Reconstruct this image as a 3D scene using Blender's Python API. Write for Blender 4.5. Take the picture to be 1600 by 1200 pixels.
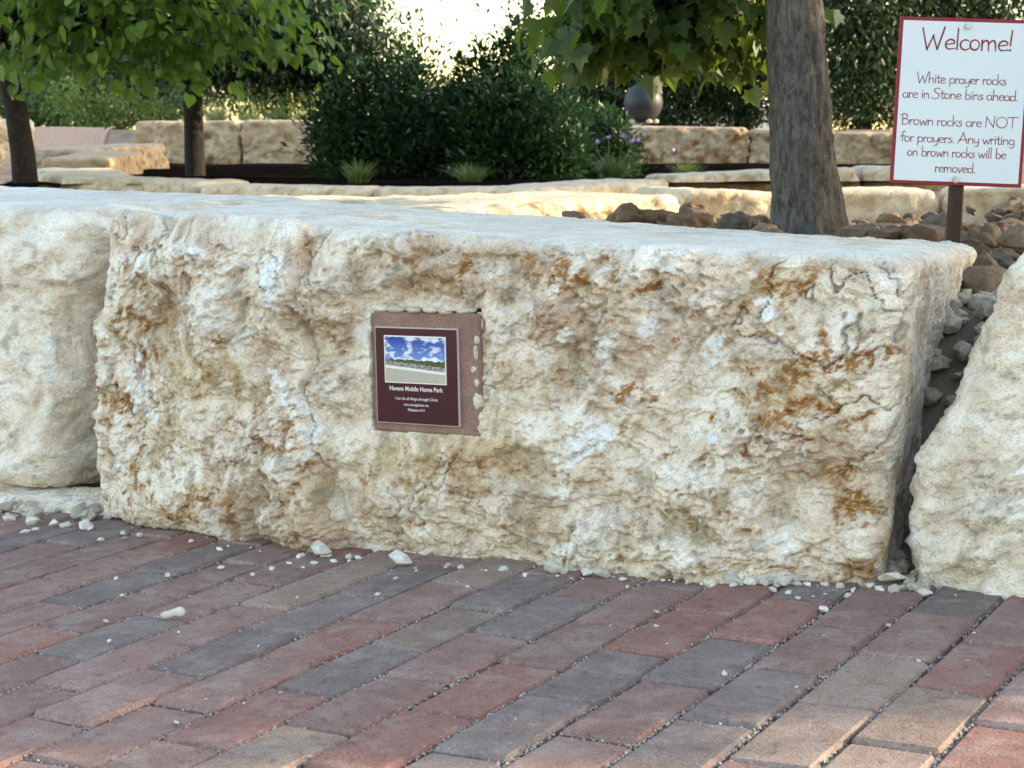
import bpy, math, random
import numpy as np
from mathutils import Matrix, Vector

for o in list(bpy.data.objects): bpy.data.objects.remove(o)
SC = bpy.context.scene
COL = SC.collection
R_ = random.Random(7)

# ------------------------------------------------------------------ camera
F_PX, PITCH, ROLL, CAM_H = 2666.49, 0.13420, -0.045, 0.62890
cp, sp = math.cos(PITCH), math.sin(PITCH)
RIGHT = np.array([1, 0, 0.]); UP = np.array([0, sp, cp]); FWD = np.array([0, cp, -sp])
CAM = np.array([0, 0, CAM_H])
cam_d = bpy.data.cameras.new('camera'); cam = bpy.data.objects.new('camera', cam_d); COL.objects.link(cam)
cam.matrix_world = Matrix(((1, 0, 0, 0), (0, sp, -cp, 0), (0, cp, sp, CAM_H), (0, 0, 0, 1)))
cam_d.sensor_width = 36; cam_d.lens = 36 * F_PX / 1600; cam_d.clip_start = .05; cam_d.clip_end = 2000
cam_d.dof.use_dof = True; cam_d.dof.focus_distance = 2.7; cam_d.dof.aperture_fstop = 17
SC.camera = cam
# ------------------------------------------------------------------ light
SUN_AZ, SUN_EL = math.radians(84), math.radians(21)      # azimuth clockwise from +Y
w = bpy.data.worlds.new('World'); SC.world = w; w.use_nodes = True
sky = w.node_tree.nodes.new('ShaderNodeTexSky'); sky.sky_type = 'NISHITA'; sky.sun_disc = False
sky.sun_elevation = SUN_EL; sky.sun_rotation = SUN_AZ
sky.air_density = 1.4; sky.dust_density = 1.2; sky.ozone_density = 0.
bg = w.node_tree.nodes['Background']; bg.inputs[1].default_value = .15
w.node_tree.links.new(sky.outputs[0], bg.inputs[0])
SD = Vector((math.sin(SUN_AZ) * math.cos(SUN_EL), math.cos(SUN_AZ) * math.cos(SUN_EL), math.sin(SUN_EL)))
sl = bpy.data.lights.new('sun', 'SUN'); sl.energy = 2.6; sl.angle = math.radians(.6); sl.color = (1, .84, .62)
so = bpy.data.objects.new('sun', sl); COL.objects.link(so); so.rotation_euler = SD.to_track_quat('Z', 'Y').to_euler(); so.location = (4, -2, 6)
SC.view_settings.view_transform = 'Standard'; SC.view_settings.look = 'None'; SC.view_settings.gamma = 1
SC.view_settings.exposure = 2.05
SC.render.engine = 'CYCLES'

# ------------------------------------------------------------------ pixel helpers (photo pixels, 1600 x 1200)
def ray(x, y): return RIGHT * (x - 800) / F_PX + UP * (600 - y) / F_PX + FWD
def at(x, y, Y): d = ray(x, y); return d * (Y / d[1]) + CAM
c_, s_ = math.cos(ROLL), math.sin(ROLL)
GN = s_ * cp * RIGHT + c_ * cp * UP - sp * FWD            # normal of the slightly sloping plaza
def gnd(x, y): d = ray(x, y); return d * (-CAM_H / (d @ GN)) + CAM
def plaza_z(x, y): return -(GN[0] * x + GN[1] * y) / GN[2]
def proj(P):
    d = P - CAM; z = d @ FWD
    return 800 + F_PX * (d @ RIGHT) / z, 600 - F_PX * (d @ UP) / z
# plaza frame -> world
Rg = np.stack([np.array([c_, s_ * sp, s_ * cp]), np.array([-s_, c_ * sp, c_ * cp]), np.array([0, cp, -sp])], 1)  # cam axes in plaza frame
Rw = np.stack([RIGHT, UP, FWD], 1)
MG = Rw @ Rg.T
PLAZA_M = Matrix.Translation((0, 0, CAM_H)) @ Matrix(MG.tolist()).to_4x4() @ Matrix.Translation((0, 0, -CAM_H))
def to_plaza(P): return MG.T @ (np.asarray(P) - CAM) + CAM

# ------------------------------------------------------------------ numeric noise
def _h(ix, iy, iz, s):
    with np.errstate(over='ignore'):
        h = (ix.astype(np.uint32) * np.uint32(374761393) + iy.astype(np.uint32) * np.uint32(668265263)
             + iz.astype(np.uint32) * np.uint32(2246822519) + np.uint32((s * 1274126177) & 0xffffffff))
        h = (h ^ (h >> np.uint32(13))) * np.uint32(1274126177); h = (h ^ (h >> np.uint32(15))) * np.uint32(2246822519)
        h ^= h >> np.uint32(16)
    return h.astype(np.float64) / 4294967296.0
def noise(P, seed=0):
    i = np.floor(P).astype(np.int64); f = P - i; u = f * f * f * (f * (f * 6 - 15) + 10)
    out = 0
    for dx in (0, 1):
        for dy in (0, 1):
            for dz in (0, 1):
                a, b, c = i[:, 0] + dx, i[:, 1] + dy, i[:, 2] + dz
                g = sum((_h(a, b, c, seed * 3 + k) * 2 - 1) * (f[:, k] - (dx, dy, dz)[k]) for k in range(3))
                wx = u[:, 0] if dx else 1 - u[:, 0]; wy = u[:, 1] if dy else 1 - u[:, 1]; wz = u[:, 2] if dz else 1 - u[:, 2]
                out = out + g * wx * wy * wz
    return out
def fbm(P, octv=4, seed=0, gain=.5):
    s, a = 0, 1.
    for k in range(octv): s = s + a * noise(P * 2.03 ** k + k * 17.3, seed + k); a *= gain
    return s
def chunk(P, cell, seed, tilt=.55, k=.9):
    """broken-rock relief: upper envelope of randomly tilted caps, creased where they meet"""
    Q = P / cell; i = np.floor(Q).astype(np.int64); best = np.full(len(P), -9.); 
    for dx in (-1, 0, 1):
        for dy in (-1, 0, 1):
            for dz in (-1, 0, 1):
                a, b, c = i[:, 0] + dx, i[:, 1] + dy, i[:, 2] + dz
                d = np.stack([Q[:, 0] - a - _h(a, b, c, seed), Q[:, 1] - b - _h(a, b, c, seed + 1), Q[:, 2] - c - _h(a, b, c, seed + 2)], 1)
                g = sum((_h(a, b, c, seed + 4 + q) * 2 - 1) * d[:, q] for q in range(3)) * tilt
                v = _h(a, b, c, seed + 3) * .6 + g - k * (d * d).sum(1)
                best = np.maximum(best, v)
    return best
def sstep(a, b, x): t = np.clip((x - a) / (b - a), 0, 1); return t * t * (3 - 2 * t)

# ------------------------------------------------------------------ object helpers
def mesh_np(name, V, F, smooth=False, attrs=None):
    me = bpy.data.meshes.new(name); V = np.asarray(V, np.float32); F = np.asarray(F, np.int32)
    n, k = F.shape
    me.vertices.add(len(V)); me.vertices.foreach_set('co', V.ravel())
    me.loops.add(n * k); me.loops.foreach_set('vertex_index', F.ravel())
    me.polygons.add(n); me.polygons.foreach_set('loop_start', np.arange(0, n * k, k, dtype=np.int32))
    if smooth: me.polygons.foreach_set('use_smooth', np.ones(n, bool))
    for a, v in (attrs or {}).items():
        at_ = me.attributes.new(a, 'FLOAT', 'POINT'); at_.data.foreach_set('value', np.asarray(v, np.float32))
    me.update(calc_edges=True); return me
def link(name, data, parent=None, mat=None, label=None, cat=None, group=None, kind=None, loc=None):
    o = bpy.data.objects.new(name, data); COL.objects.link(o)
    if parent: o.parent = parent
    if mat and data is not None and len(data.materials) == 0: data.materials.append(mat)
    if loc is not None: o.location = loc
    for k_, v in (('label', label), ('category', cat), ('group', group), ('kind', kind)):
        if v: o[k_] = v
    return o
def thing(name, loc, label, cat, group=None): return link(name, None, loc=loc, label=label, cat=cat, group=group)
def base_of(V): V = np.asarray(V); return np.array([(V[:, 0].min() + V[:, 0].max()) / 2, (V[:, 1].min() + V[:, 1].max()) / 2, V[:, 2].min()])
class MB:
    """collects mixed polygons"""
    def __init__(s): s.v = []; s.f = []
    def add(s, V, F):
        n = len(s.v); s.v += [tuple(map(float, q)) for q in V]; s.f += [tuple(i + n for i in q) for q in F]; return s
    def box(s, c, sx, sy, sz, M=None, bev=0):
        h = np.array([sx, sy, sz]) / 2; V = []
        if bev <= 0:
            V = [np.array([a, b, d]) * h for a in (-1, 1) for b in (-1, 1) for d in (-1, 1)]
            F = [(0, 1, 3, 2), (4, 6, 7, 5), (0, 4, 5, 1), (2, 3, 7, 6), (0, 2, 6, 4), (1, 5, 7, 3)]
        else:
            V, F = rbox(h, bev)
        V = np.array(V)
        if M is not None: V = V @ np.asarray(M).T
        return s.add(V + np.asarray(c), F)
    def tube(s, pts, rad, seg=8, cap=True, wob=0):
        pts = np.asarray(pts, float); n = len(pts); rad = np.broadcast_to(rad, n); V = []; F = []
        up = np.array([0.13, .97, .2])
        for i in range(n):
            t = pts[min(i + 1, n - 1)] - pts[max(i - 1, 0)]; t = t / (np.linalg.norm(t) + 1e-9)
            a = np.cross(t, up); a /= np.linalg.norm(a) + 1e-9; b = np.cross(t, a)
            for j in range(seg):
                q = 2 * math.pi * j / seg; V.append(pts[i] + (a * math.cos(q) + b * math.sin(q)) * rad[i] * (1 + wob * R_.uniform(-1, 1)))
        for i in range(n - 1):
            for j in range(seg): F.append((i * seg + j, i * seg + (j + 1) % seg, (i + 1) * seg + (j + 1) % seg, (i + 1) * seg + j))
        if cap: F.append(tuple(range(seg))[::-1]); F.append(tuple(range((n - 1) * seg, n * seg)))
        return s.add(V, F)
    def mesh(s, name, off=(0, 0, 0), smooth=False):
        me = bpy.data.meshes.new(name); o = np.asarray(off)
        me.from_pydata([tuple(np.asarray(q) - o) for q in s.v], [], s.f); me.update()
        if smooth: me.polygons.foreach_set('use_smooth', [True] * len(me.polygons))
        return me
def rbox(h, b):
    """box with chamfered edges: 24 vertices"""
    V = []; idx = {}
    for sx in (-1, 1):
        for sy in (-1, 1):
            for sz in (-1, 1):
                S = np.array([sx, sy, sz])
                for ax in range(3):
                    p = S * (h - b); p[ax] = S[ax] * h[ax]; idx[(sx, sy, sz, ax)] = len(V); V.append(p)
    F = []
    for ax in range(3):
        o1, o2 = [q for q in range(3) if q != ax]
        for s in (-1, 1):
            q = []
            for a, b_ in ((-1, -1), (1, -1), (1, 1), (-1, 1)):
                k = [0, 0, 0]; k[ax] = s; k[o1] = a; k[o2] = b_; q.append(idx[(*k, ax)])
            F.append(tuple(q))
        for a in (-1, 1):
            for b_ in (-1, 1):
                k1 = [0, 0, 0]; k1[o1] = a; k1[o2] = b_; k1[ax] = -1; k2 = list(k1); k2[ax] = 1
                F.append((idx[(*k1, o1)], idx[(*k2, o1)], idx[(*k2, o2)], idx[(*k1, o2)]))
    for sx in (-1, 1):
        for sy in (-1, 1):
            for sz in (-1, 1): F.append(tuple(idx[(sx, sy, sz, a)] for a in range(3)))
    VV = np.array(V); G = []
    for f in F:
        n = np.cross(VV[f[1]] - VV[f[0]], VV[f[2]] - VV[f[0]])
        G.append(f if n @ VV[list(f)].mean(0) > 0 else f[::-1])
    return V, G

# ------------------------------------------------------------------ material helpers
class NT:
    def __init__(s, name):
        s.m = bpy.data.materials.new(name); s.m.use_nodes = True; s.t = s.m.node_tree; s.n = s.t.nodes; s.b = s.n['Principled BSDF']
        s.b.inputs['Roughness'].default_value = .9; s.b.inputs['Specular IOR Level'].default_value = .25
        s.out = s.n['Material Output']
    def new(s, ty, **kw):
        n = s.n.new(ty)
        for k, v in kw.items(): setattr(n, k, v)
        return n
    def l(s, a, b): s.t.links.new(a, b)
    def coord(s, kind='Object'): return s.new('ShaderNodeTexCoord').outputs[kind]
    def noise(s, scale, detail=4, rough=.55, vec=None, dist=0):
        n = s.new('ShaderNodeTexNoise'); n.inputs['Scale'].default_value = scale; n.inputs['Detail'].default_value = detail
        n.inputs['Roughness'].default_value = rough; n.inputs['Distortion'].default_value = dist
        if vec is not None: s.l(vec, n.inputs['Vector'])
        return n.outputs['Fac']
    def vor(s, scale, vec=None, feat='F1', out='Distance'):
        n = s.new('ShaderNodeTexVoronoi', feature=feat); n.inputs['Scale'].default_value = scale
        if vec is not None: s.l(vec, n.inputs['Vector'])
        return n.outputs[out]
    def ramp(s, fac, stops):
        n = s.new('ShaderNodeValToRGB'); e = n.color_ramp.elements
        while len(e) < len(stops): e.new(.5)
        for q, (p, c) in zip(e, stops): q.position = p; q.color = (*c, 1) if not isinstance(c, float) else (c, c, c, 1)
        s.l(fac, n.inputs[0]); return n.outputs[0]
    def mix(s, fac, a, b, mode='MIX'):
        n = s.new('ShaderNodeMix', data_type='RGBA', blend_type=mode)
        for i, v in ((0, fac), (6, a), (7, b)):
            if isinstance(v, (int, float)): n.inputs[i].default_value = v
            elif isinstance(v, tuple): n.inputs[i].default_value = (*v, 1)
            else: s.l(v, n.inputs[i])
        return n.outputs[2]
    def math(s, op, a, b=None, clamp=False):
        n = s.new('ShaderNodeMath', operation=op, use_clamp=clamp)
        for i, v in ((0, a), (1, b)):
            if v is None: continue
            if isinstance(v, (int, float)): n.inputs[i].default_value = v
            else: s.l(v, n.inputs[i])
        return n.outputs[0]
    def attr(s, name): n = s.new('ShaderNodeAttribute'); n.attribute_name = name; return n.outputs['Fac']
    def bump(s, h, dist, strength=1.):
        n = s.new('ShaderNodeBump'); n.inputs['Distance'].default_value = dist; n.inputs['Strength'].default_value = strength
        s.l(h, n.inputs['Height']); s.l(n.outputs[0], s.b.inputs['Normal']); return n
    def col(s, c):
        if isinstance(c, tuple): s.b.inputs['Base Color'].default_value = (*c, 1)
        else: s.l(c, s.b.inputs['Base Color'])
        return s

def mat_limestone(name, tint=None):
    t = NT(name); v = t.coord()
    n1 = t.noise(11, 5, .65, v, .5); fine = t.noise(75, 4, .72, v)
    base = t.ramp(n1, [(.30, (.40, .295, .20)), (.42, (.65, .54, .42)), (.53, (.80, .71, .595)), (.66, (.89, .84, .77))])
    base = t.mix(t.attr('tan'), base, t.mix(fine, (.47, .33, .17), (.72, .57, .36)))
    base = t.mix(t.attr('grey'), base, (.34, .30, .25))
    base = t.mix(t.attr('rust'), base, t.mix(fine, (.13, .045, .014), (.52, .26, .075)))
    base = t.mix(t.attr('white'), base, t.mix(fine, (.74, .73, .71), (.88, .88, .87)))
    base = t.mix(t.math('MULTIPLY', t.attr('sawn'), .75), base, t.mix(n1, (.56, .53, .48), (.73, .725, .70)))
    base = t.mix(1., base, t.ramp(t.noise(230, 2, .7, v), [(.30, .68), (.45, 1.), (.64, 1.06)]), 'MULTIPLY')
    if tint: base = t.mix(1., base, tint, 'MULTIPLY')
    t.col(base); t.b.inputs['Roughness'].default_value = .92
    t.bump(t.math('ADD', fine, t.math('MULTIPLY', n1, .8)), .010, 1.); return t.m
M_LIME = mat_limestone('limestone'); M_LIME2 = mat_limestone('weathered_shaded_limestone', (.62, .53, .42)); M_LIME3 = mat_limestone('buff_limestone', (.84, .77, .66))  # second tint: weathered tone plus the back walls' shade put into the colour

def mat_simple(name, c, rough=.8, spec=.25, var=None, scale=30, bump=0, metal=0):
    t = NT(name); v = t.coord()
    if var: t.col(t.ramp(t.noise(scale, 5, .6, v), [(.3, c), (.7, var)]))
    else: t.col(c)
    t.b.inputs['Roughness'].default_value = rough; t.b.inputs['Specular IOR Level'].default_value = spec; t.b.inputs['Metallic'].default_value = metal
    if bump: t.bump(t.noise(scale * 3, 6, .7, v), bump)
    return t.m
def mat_brick(name, a, b):
    t = NT(name); v = t.coord('Object'); oi = t.new('ShaderNodeObjectInfo').outputs['Random']
    gv = t.new('ShaderNodeVectorMath', operation='ADD'); t.l(v, gv.inputs[0]); cx = t.new('ShaderNodeCombineXYZ')
    t.l(t.math('MULTIPLY', oi, 50.), cx.inputs[0]); t.l(t.math('MULTIPLY', oi, 31.), cx.inputs[1]); t.l(cx.outputs[0], gv.inputs[1]); v = gv.outputs[0]
    n1 = t.noise(18, 4, .65, v, .4); n2 = t.noise(270, 3, .75, v)
    base = t.mix(t.ramp(n1, [(.3, 0.), (.6, 1.)]), a, b)
    base = t.mix(1., base, t.ramp(oi, [(0., .86), (1., 1.1)]), 'MULTIPLY')
    base = t.mix(t.ramp(n1, [(.50, 0.), (.72, .6)]), base, (.29, .235, .205))     # dust
    base = t.mix(1., base, t.ramp(n2, [(.30, .45), (.42, .92), (.5, 1.), (.66, 1.25)]), 'MULTIPLY')
    base = t.mix(1., base, t.ramp(t.noise(60, 4, .7, v, .6), [(.30, .62), (.44, 1.), (.7, 1.12)]), 'MULTIPLY')
    base = t.mix(t.ramp(n2, [(.67, 0.), (.72, .7)]), base, (.55, .5, .45))
    t.col(base); t.b.inputs['Roughness'].default_value = .8; t.b.inputs['Specular IOR Level'].default_value = .3
    t.bump(t.math('ADD', n2, n1), .0022); return t.m
M_BR = {'brown': mat_brick('brick_brown', (.205, .120, .102), (.255, .158, .136)), 'red': mat_brick('brick_red', (.225, .110, .090), (.270, .142, .116)),
        'slate': mat_brick('brick_slate', (.160, .118, .108), (.205, .156, .142)), 'tan': mat_brick('brick_tan', (.215, .150, .118), (.265, .190, .152))}
def mat_leaf(name, a, b, trans=.35, rough=.45, tcol=None):
    t = NT(name); r = t.new('ShaderNodeNewGeometry').outputs['Random Per Island']
    oi = t.new('ShaderNodeObjectInfo').outputs['Random']
    f = t.math('FRACT', t.math('ADD', r, oi))
    c = t.mix(f, a, b); t.col(c); t.b.inputs['Roughness'].default_value = rough; t.b.inputs['Specular IOR Level'].default_value = .35
    tr = t.new('ShaderNodeBsdfTranslucent')
    t.l(t.mix(.5, c, tcol or tuple(min(1, 1.9 * q) for q in b)), tr.inputs[0])
    mx = t.new('ShaderNodeMixShader'); mx.inputs[0].default_value = trans
    t.l(t.b.outputs[0], mx.inputs[1]); t.l(tr.outputs[0], mx.inputs[2]); t.l(mx.outputs[0], t.out.inputs[0]); return t.m
def mat_bark(name, a, b, sc=30, bump=.012):
    t = NT(name); v = t.coord(); mp = t.new('ShaderNodeMapping'); mp.inputs['Scale'].default_value = (1, 1, .28); t.l(v, mp.inputs[0])
    n = t.noise(sc * 2, 7, .7, mp.outputs[0], 1.); n2 = t.noise(sc * .6, 4, .6, v)
    c = t.mix(t.ramp(n, [(.36, 0.), (.6, 1.)]), a, b); c = t.mix(t.ramp(n2, [(.55, 0.), (.72, .5)]), c, tuple(min(1, q * 1.35 + .02) for q in b))
    c = t.mix(t.ramp(t.noise(90, 3, .6, v), [(.66, 0.), (.70, .55)]), c, tuple(min(1, q * 1.8) for q in b))
    t.col(c); t.bump(n, bump); return t.m

# ================================================================== GROUND
M_SOIL = mat_simple('dry_soil', (.16, .12, .09), var=(.30, .24, .18), scale=6, bump=.02, rough=1)
M_SAND = mat_simple('joint_sand', (.085, .068, .055), var=(.24, .20, .16), scale=14, bump=.003, rough=1)
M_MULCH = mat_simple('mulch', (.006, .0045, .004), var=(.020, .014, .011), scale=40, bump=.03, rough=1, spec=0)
M_PATH = mat_simple('path_gravel', (.34, .22, .16), var=(.48, .34, .26), scale=40, bump=.01, rough=1)
W0, W1 = np.array([-.76, 3.058]), np.array([.517, 2.382])
WD = (W1 - W0) / np.linalg.norm(W1 - W0); WN = np.array([-WD[1], WD[0]])          # along the front wall / behind it
def behind(x, y): return (x - W0[0]) * WN[0] + (y - W0[1]) * WN[1]
def terr(x, y):
    s = behind(x, y); low = plaza_z(np.clip(x, -3, 3), np.clip(y, -5, 5)) - .09
    up = .37 + .07 * sstep(6.2, 7.4, y) + .05 * sstep(12, 15, y) + .38 * sstep(16.8, 17.6, y) + .012 * np.clip(y - 18, 0, 60)
    lf = sstep(-3.0, -4.2, x) * sstep(9, 12, y) * (1 - sstep(16, 17.6, y)) * .06
    up = up + lf + .03 * np.sin(x * .7) * sstep(18, 30, y)
    k = sstep(.22, .5, s)
    return low * (1 - k) + up * k
def grid(xs, ys):
    X, Y = np.meshgrid(xs, ys); V = np.stack([X.ravel(), Y.ravel(), terr(X.ravel(), Y.ravel())], 1)
    nx, ny = len(xs), len(ys); i = np.arange(nx * ny).reshape(ny, nx)
    F = np.stack([i[:-1, :-1], i[:-1, 1:], i[1:, 1:], i[1:, :-1]], -1).reshape(-1, 4); return V, F
xs = np.concatenate([-np.geomspace(900, 6, 22), np.linspace(-5.8, 5.8, 117), np.geomspace(6, 900, 22)])
ys = np.concatenate([-np.geomspace(900, 3, 18), np.linspace(-2.8, 20, 229), np.geomspace(20.3, 900, 26)])
V, F = grid(xs, ys)
link('ground', mesh_np('ground', V, F, True), mat=M_SOIL, kind='structure')

# plaza: sand bed in its own sloping frame, bricks as its pieces
TH, U0 = 0.541132, -2.104457
LU = np.array([math.cos(TH), -math.sin(TH)]); LV = np.array([math.sin(TH), math.cos(TH)])
m = MB(); m.add([(-4, -3, -.011), (4, -3, -.011), (4, 1.2, -.011), (1.9, 2.35, -.011), (-3.2, 4.9, -.011), (-4, 4.9, -.011)], [(0, 1, 2, 3, 4, 5)])
plaza = link('brick_plaza', m.mesh('brick_plaza'), mat=M_SAND, kind='structure'); plaza.matrix_world = PLAZA_M
def brick_rc(px, py):
    q = to_plaza(gnd(px, py)); u = q[:2] @ LU; v = q[:2] @ LV; r = math.floor((u - U0) / .1)
    return r, math.floor((v - (.163 if r % 2 == 0 else .06)) / .2)
BCOL = {}
for c, L in {'slate': [(107, 1018), (192, 1000), (291, 1031), (498, 1058), (567, 928), (268, 893), (23, 851), (612, 911), (781, 926), (792, 964), (556, 1039), (680, 885),
                       (969, 1035), (762, 1155), (1044, 904), (1270, 924), (1499, 950), (1120, 1025), (1040, 1130)],
             'red': [(1135, 931), (1225, 957), (1075, 984), (1562, 1167), (850, 1060), (620, 1150), (1480, 1020), (330, 1150)],
             'tan': [(1450, 1119), (1397, 1182), (1330, 1060), (1210, 1140)]}.items():
    for q in L: BCOL[brick_rc(*q)] = c
def brick_mesh(seed):
    rr = random.Random(seed); V, F = rbox(np.array([.0480, .0980, .03]), .0055)
    V = [q + np.array([rr.uniform(-1, 1), rr.uniform(-1, 1), rr.uniform(-.6, .6)]) * .0019 for q in V]
    return [tuple(q) for q in V], F
bm_cache = {}
cand = []
for r in range(-14, 34):
    for k in range(-4, 24):
        u = U0 + (r + .5) * .1; v = (.163 if r % 2 == 0 else .06) + (k + .5) * .2
        q = LU * u + LV * v; P = MG @ (np.array([q[0], q[1], 0]) - CAM) + CAM
        if behind(P[0], P[1]) > .10 or abs(q[0]) > 2.6 or q[1] < -.6 or q[1] > 4.4: continue
        px, py = proj(P) if P[1] > .6 else (-9999, 9999)
        cand.append((math.hypot(max(0, -px, px - 1600), max(0, py - 1200)), r, k, q))
cand.sort(key=lambda t: t[0])
rest = MB(); rot = math.atan2(-LV[0], LV[1])
for n_, (dd, r, k, q) in enumerate(cand):
    rr = random.Random(r * 1000 + k)
    if n_ < 300:
        c = BCOL.get((r, k)) or rr.choices(['brown', 'red', 'slate', 'tan'], [.66, .13, .15, .06])[0]
        vr = rr.randrange(6)
        if (c, vr) not in bm_cache:
            V, F = brick_mesh(vr); me = bpy.data.meshes.new('brick'); me.from_pydata(V, [], F); me.materials.append(M_BR[c]); bm_cache[(c, vr)] = me
        o = link('brick', bm_cache[(c, vr)], plaza)
        o.location = (q[0] + rr.uniform(-.001, .001), q[1], -.030 + rr.uniform(-.0022, .0016)); o.rotation_euler = (rr.uniform(-.008, .008), rr.uniform(-.014, .014), rot + rr.uniform(-.006, .006))
    else:
        M = np.array([[math.cos(rot), -math.sin(rot), 0], [math.sin(rot), math.cos(rot), 0], [0, 0, 1]])
        rest.box((q[0], q[1], -.030), .096, .196, .06, M, .004)
link('far_bricks', rest.mesh('far_bricks'), plaza, M_BR['brown'], kind='stuff')

# ================================================================== ROCK BLOCKS
def proj_blobs(px, py, blobs, sd, wob=None):
    out = np.zeros(len(px))
    for (x, y, rx, ry, a) in blobs:
        d = ((px - x) / rx) ** 2 + ((py - y) / ry) ** 2
        out = np.maximum(out, a * np.exp(-d * .9))
    return out
def poly_dist(px, py, pts):
    best = np.full(len(px), 1e9); side = np.zeros(len(px))
    for (x0, y0), (x1, y1) in zip(pts[:-1], pts[1:]):
        dx, dy = x1 - x0, y1 - y0; t = np.clip(((px - x0) * dx + (py - y0) * dy) / (dx * dx + dy * dy), 0, 1)
        d = np.hypot(px - x0 - t * dx, py - y0 - t * dy); m_ = d < best; best[m_] = d[m_]
        side[m_] = np.sign((px - x0) * dy - (py - y0) * dx)[m_]
    return best, side
def rock_block(name, C8, res, seed, amp=(.02, .005, .012), rnd=.03, label=None, group=None, bulge=0, extra=None, blobs=None, cells=(.26, .1, .038),
               stain=.5, mat=None, faces='ftlrk', cat='stone block', bottom_wob=0, sawn=1.):
    """C8: front bl, br, back br, bl, then the same on top. amp: front/back, top, ends."""
    C = np.asarray(C8, float)
    L = (np.linalg.norm(C[1] - C[0]) + np.linalg.norm(C[5] - C[4])) / 2; D = (np.linalg.norm(C[3] - C[0]) + np.linalg.norm(C[2] - C[1])) / 2; H = (np.linalg.norm(C[4] - C[0]) + np.linalg.norm(C[5] - C[1])) / 2
    dims = np.array([L, D, H]); half = dims / 2
    N = [max(3, int(round(dims[i] / res[i]))) for i in range(3)]
    lat = []; quads = []
    def face(ax, sd):
        a1, a2 = [q for q in range(3) if q != ax]
        I, J = np.meshgrid(np.arange(N[a1] + 1), np.arange(N[a2] + 1), indexing='ij'); G = np.zeros((*I.shape, 3), int); G[..., a1] = I; G[..., a2] = J; G[..., ax] = N[ax] * sd
        st = sum(len(q) for q in lat); ids = (np.arange(I.size) + st).reshape(I.shape); lat.append(G.reshape(-1, 3))
        q = np.stack([ids[:-1, :-1], ids[1:, :-1], ids[1:, 1:], ids[:-1, 1:]], -1).reshape(-1, 4)
        flip = (sd == 0) ^ (ax == 1)
        quads.append(q[:, ::-1] if flip else q)
    for ch in faces: face(*{'f': (1, 0), 'k': (1, 1), 't': (2, 1), 'l': (0, 0), 'r': (0, 1), 'b': (2, 0)}[ch])
    A = np.concatenate(lat); Q = np.concatenate(quads)
    key = (A[:, 0] * 4099 + A[:, 1]) * 4099 + A[:, 2]; _, first, inv = np.unique(key, return_index=True, return_inverse=True)
    A = A[first]; Q = inv.ravel()[Q]
    P = A / np.array(N) * dims - half
    r = min(rnd, half.min() * .9)
    q = np.clip(P, -(half - r), half - r); d = P - q; ln = np.linalg.norm(d, axis=1, keepdims=True); Nn = d / np.maximum(ln, 1e-9)
    big = noise(P * 5 + seed * 3.1, seed)                                     # the arris is more worn in places
    P = q + Nn * r * (1 + .0 * big[:, None])
    S = P + half + seed * 7.7
    wv = np.stack([noise(S * 6 + 3, seed + 41), noise(S * 6 + 9, seed + 42), noise(S * 6 + 21, seed + 43)], 1) * .05
    Sw = S + wv
    rm = sstep(-.08, .34, noise(S * 4.3 + 11, seed + 71))
    rel = chunk(Sw * [1, 1, 1.15], cells[0], seed, .9, .80) * 1.15 + chunk(Sw, cells[1], seed + 50, .95, .75) * (.22 + .5 * rm) + chunk(Sw, cells[2], seed + 90, .8, .7) * (.05 + .30 * rm)
    tt = fbm(Sw * [8, 8, 14] + 31, 4, seed + 61, .58) * 5; fl = np.floor(tt); led = (fl + sstep(.0, .09, tt - fl)) / 5
    ck = np.exp(-(fbm(Sw * 8 + 77, 4, seed + 66, .6) / .022) ** 2) * sstep(-.1, .25, noise(S * 5 + 50, seed + 68))
    rel = rel - rel.mean() + led * (.4 + .5 * rm) - ck * .17 + (.13 + .3 * rm) * fbm(S * 14, 5, seed + 5, .6) + (.03 + .10 * rm) * fbm(S * 90, 2, seed + 6)
    topm = np.clip(Nn[:, 2], 0, 1) ** 2; endm = np.clip(np.abs(Nn[:, 0]), 0, 1) ** 2; frm = np.clip(np.abs(Nn[:, 1]), 0, 1) ** 2
    a_ = amp[0] * frm + amp[1] * topm + amp[2] * endm
    flat = fbm(S * 9, 5, seed + 12, .55) * .6
    disp = rel * (amp[0] * frm + amp[2] * endm) + flat * amp[1] * topm
    # warp to the eight corners
    def warp(P):
        t = (P + half) / dims; a, b, c = t[:, 0:1], t[:, 1:2], t[:, 2:3]
        lo = (C[0] * (1 - a) + C[1] * a) * (1 - b) + (C[3] * (1 - a) + C[2] * a) * b
        hi = (C[4] * (1 - a) + C[5] * a) * (1 - b) + (C[7] * (1 - a) + C[6] * a) * b
        W = lo * (1 - c) + hi * c
        if bulge:
            dn = np.cross(C[1] - C[0], [0, 0, 1.]); dn /= np.linalg.norm(dn)
            W = W + dn * bulge * 4 * np.clip(a, 0, 1) * (1 - np.clip(a, 0, 1)) * (1 - np.clip(b, 0, 1))
        return W
    W0_ = warp(P)
    px, py = proj(W0_)
    att = {}
    n_a = fbm(S * 7, 5, seed + 20, .6); n_b = fbm(S * 4.2, 4, seed + 25, .55); n_c = fbm(S * 11, 5, seed + 30, .6)
    n_f = fbm(Sw * 85, 4, seed + 39, .7); n_d = fbm(Sw * 34, 5, seed + 33, .68); n_e = fbm(Sw * 21 + 4, 5, seed + 36, .66)
    att['rust'] = sstep(.16, .5, n_a + .35 * n_d + .12 * (stain - .5)) * stain; att['tan'] = sstep(.08, .5, n_b) * stain * .7; att['white'] = sstep(.30, .44, n_c) * .55 * (1 - .5 * topm)
    att['grey'] = np.maximum(sstep(.16, .5, n_e) * .6, ck * .7)
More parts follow.
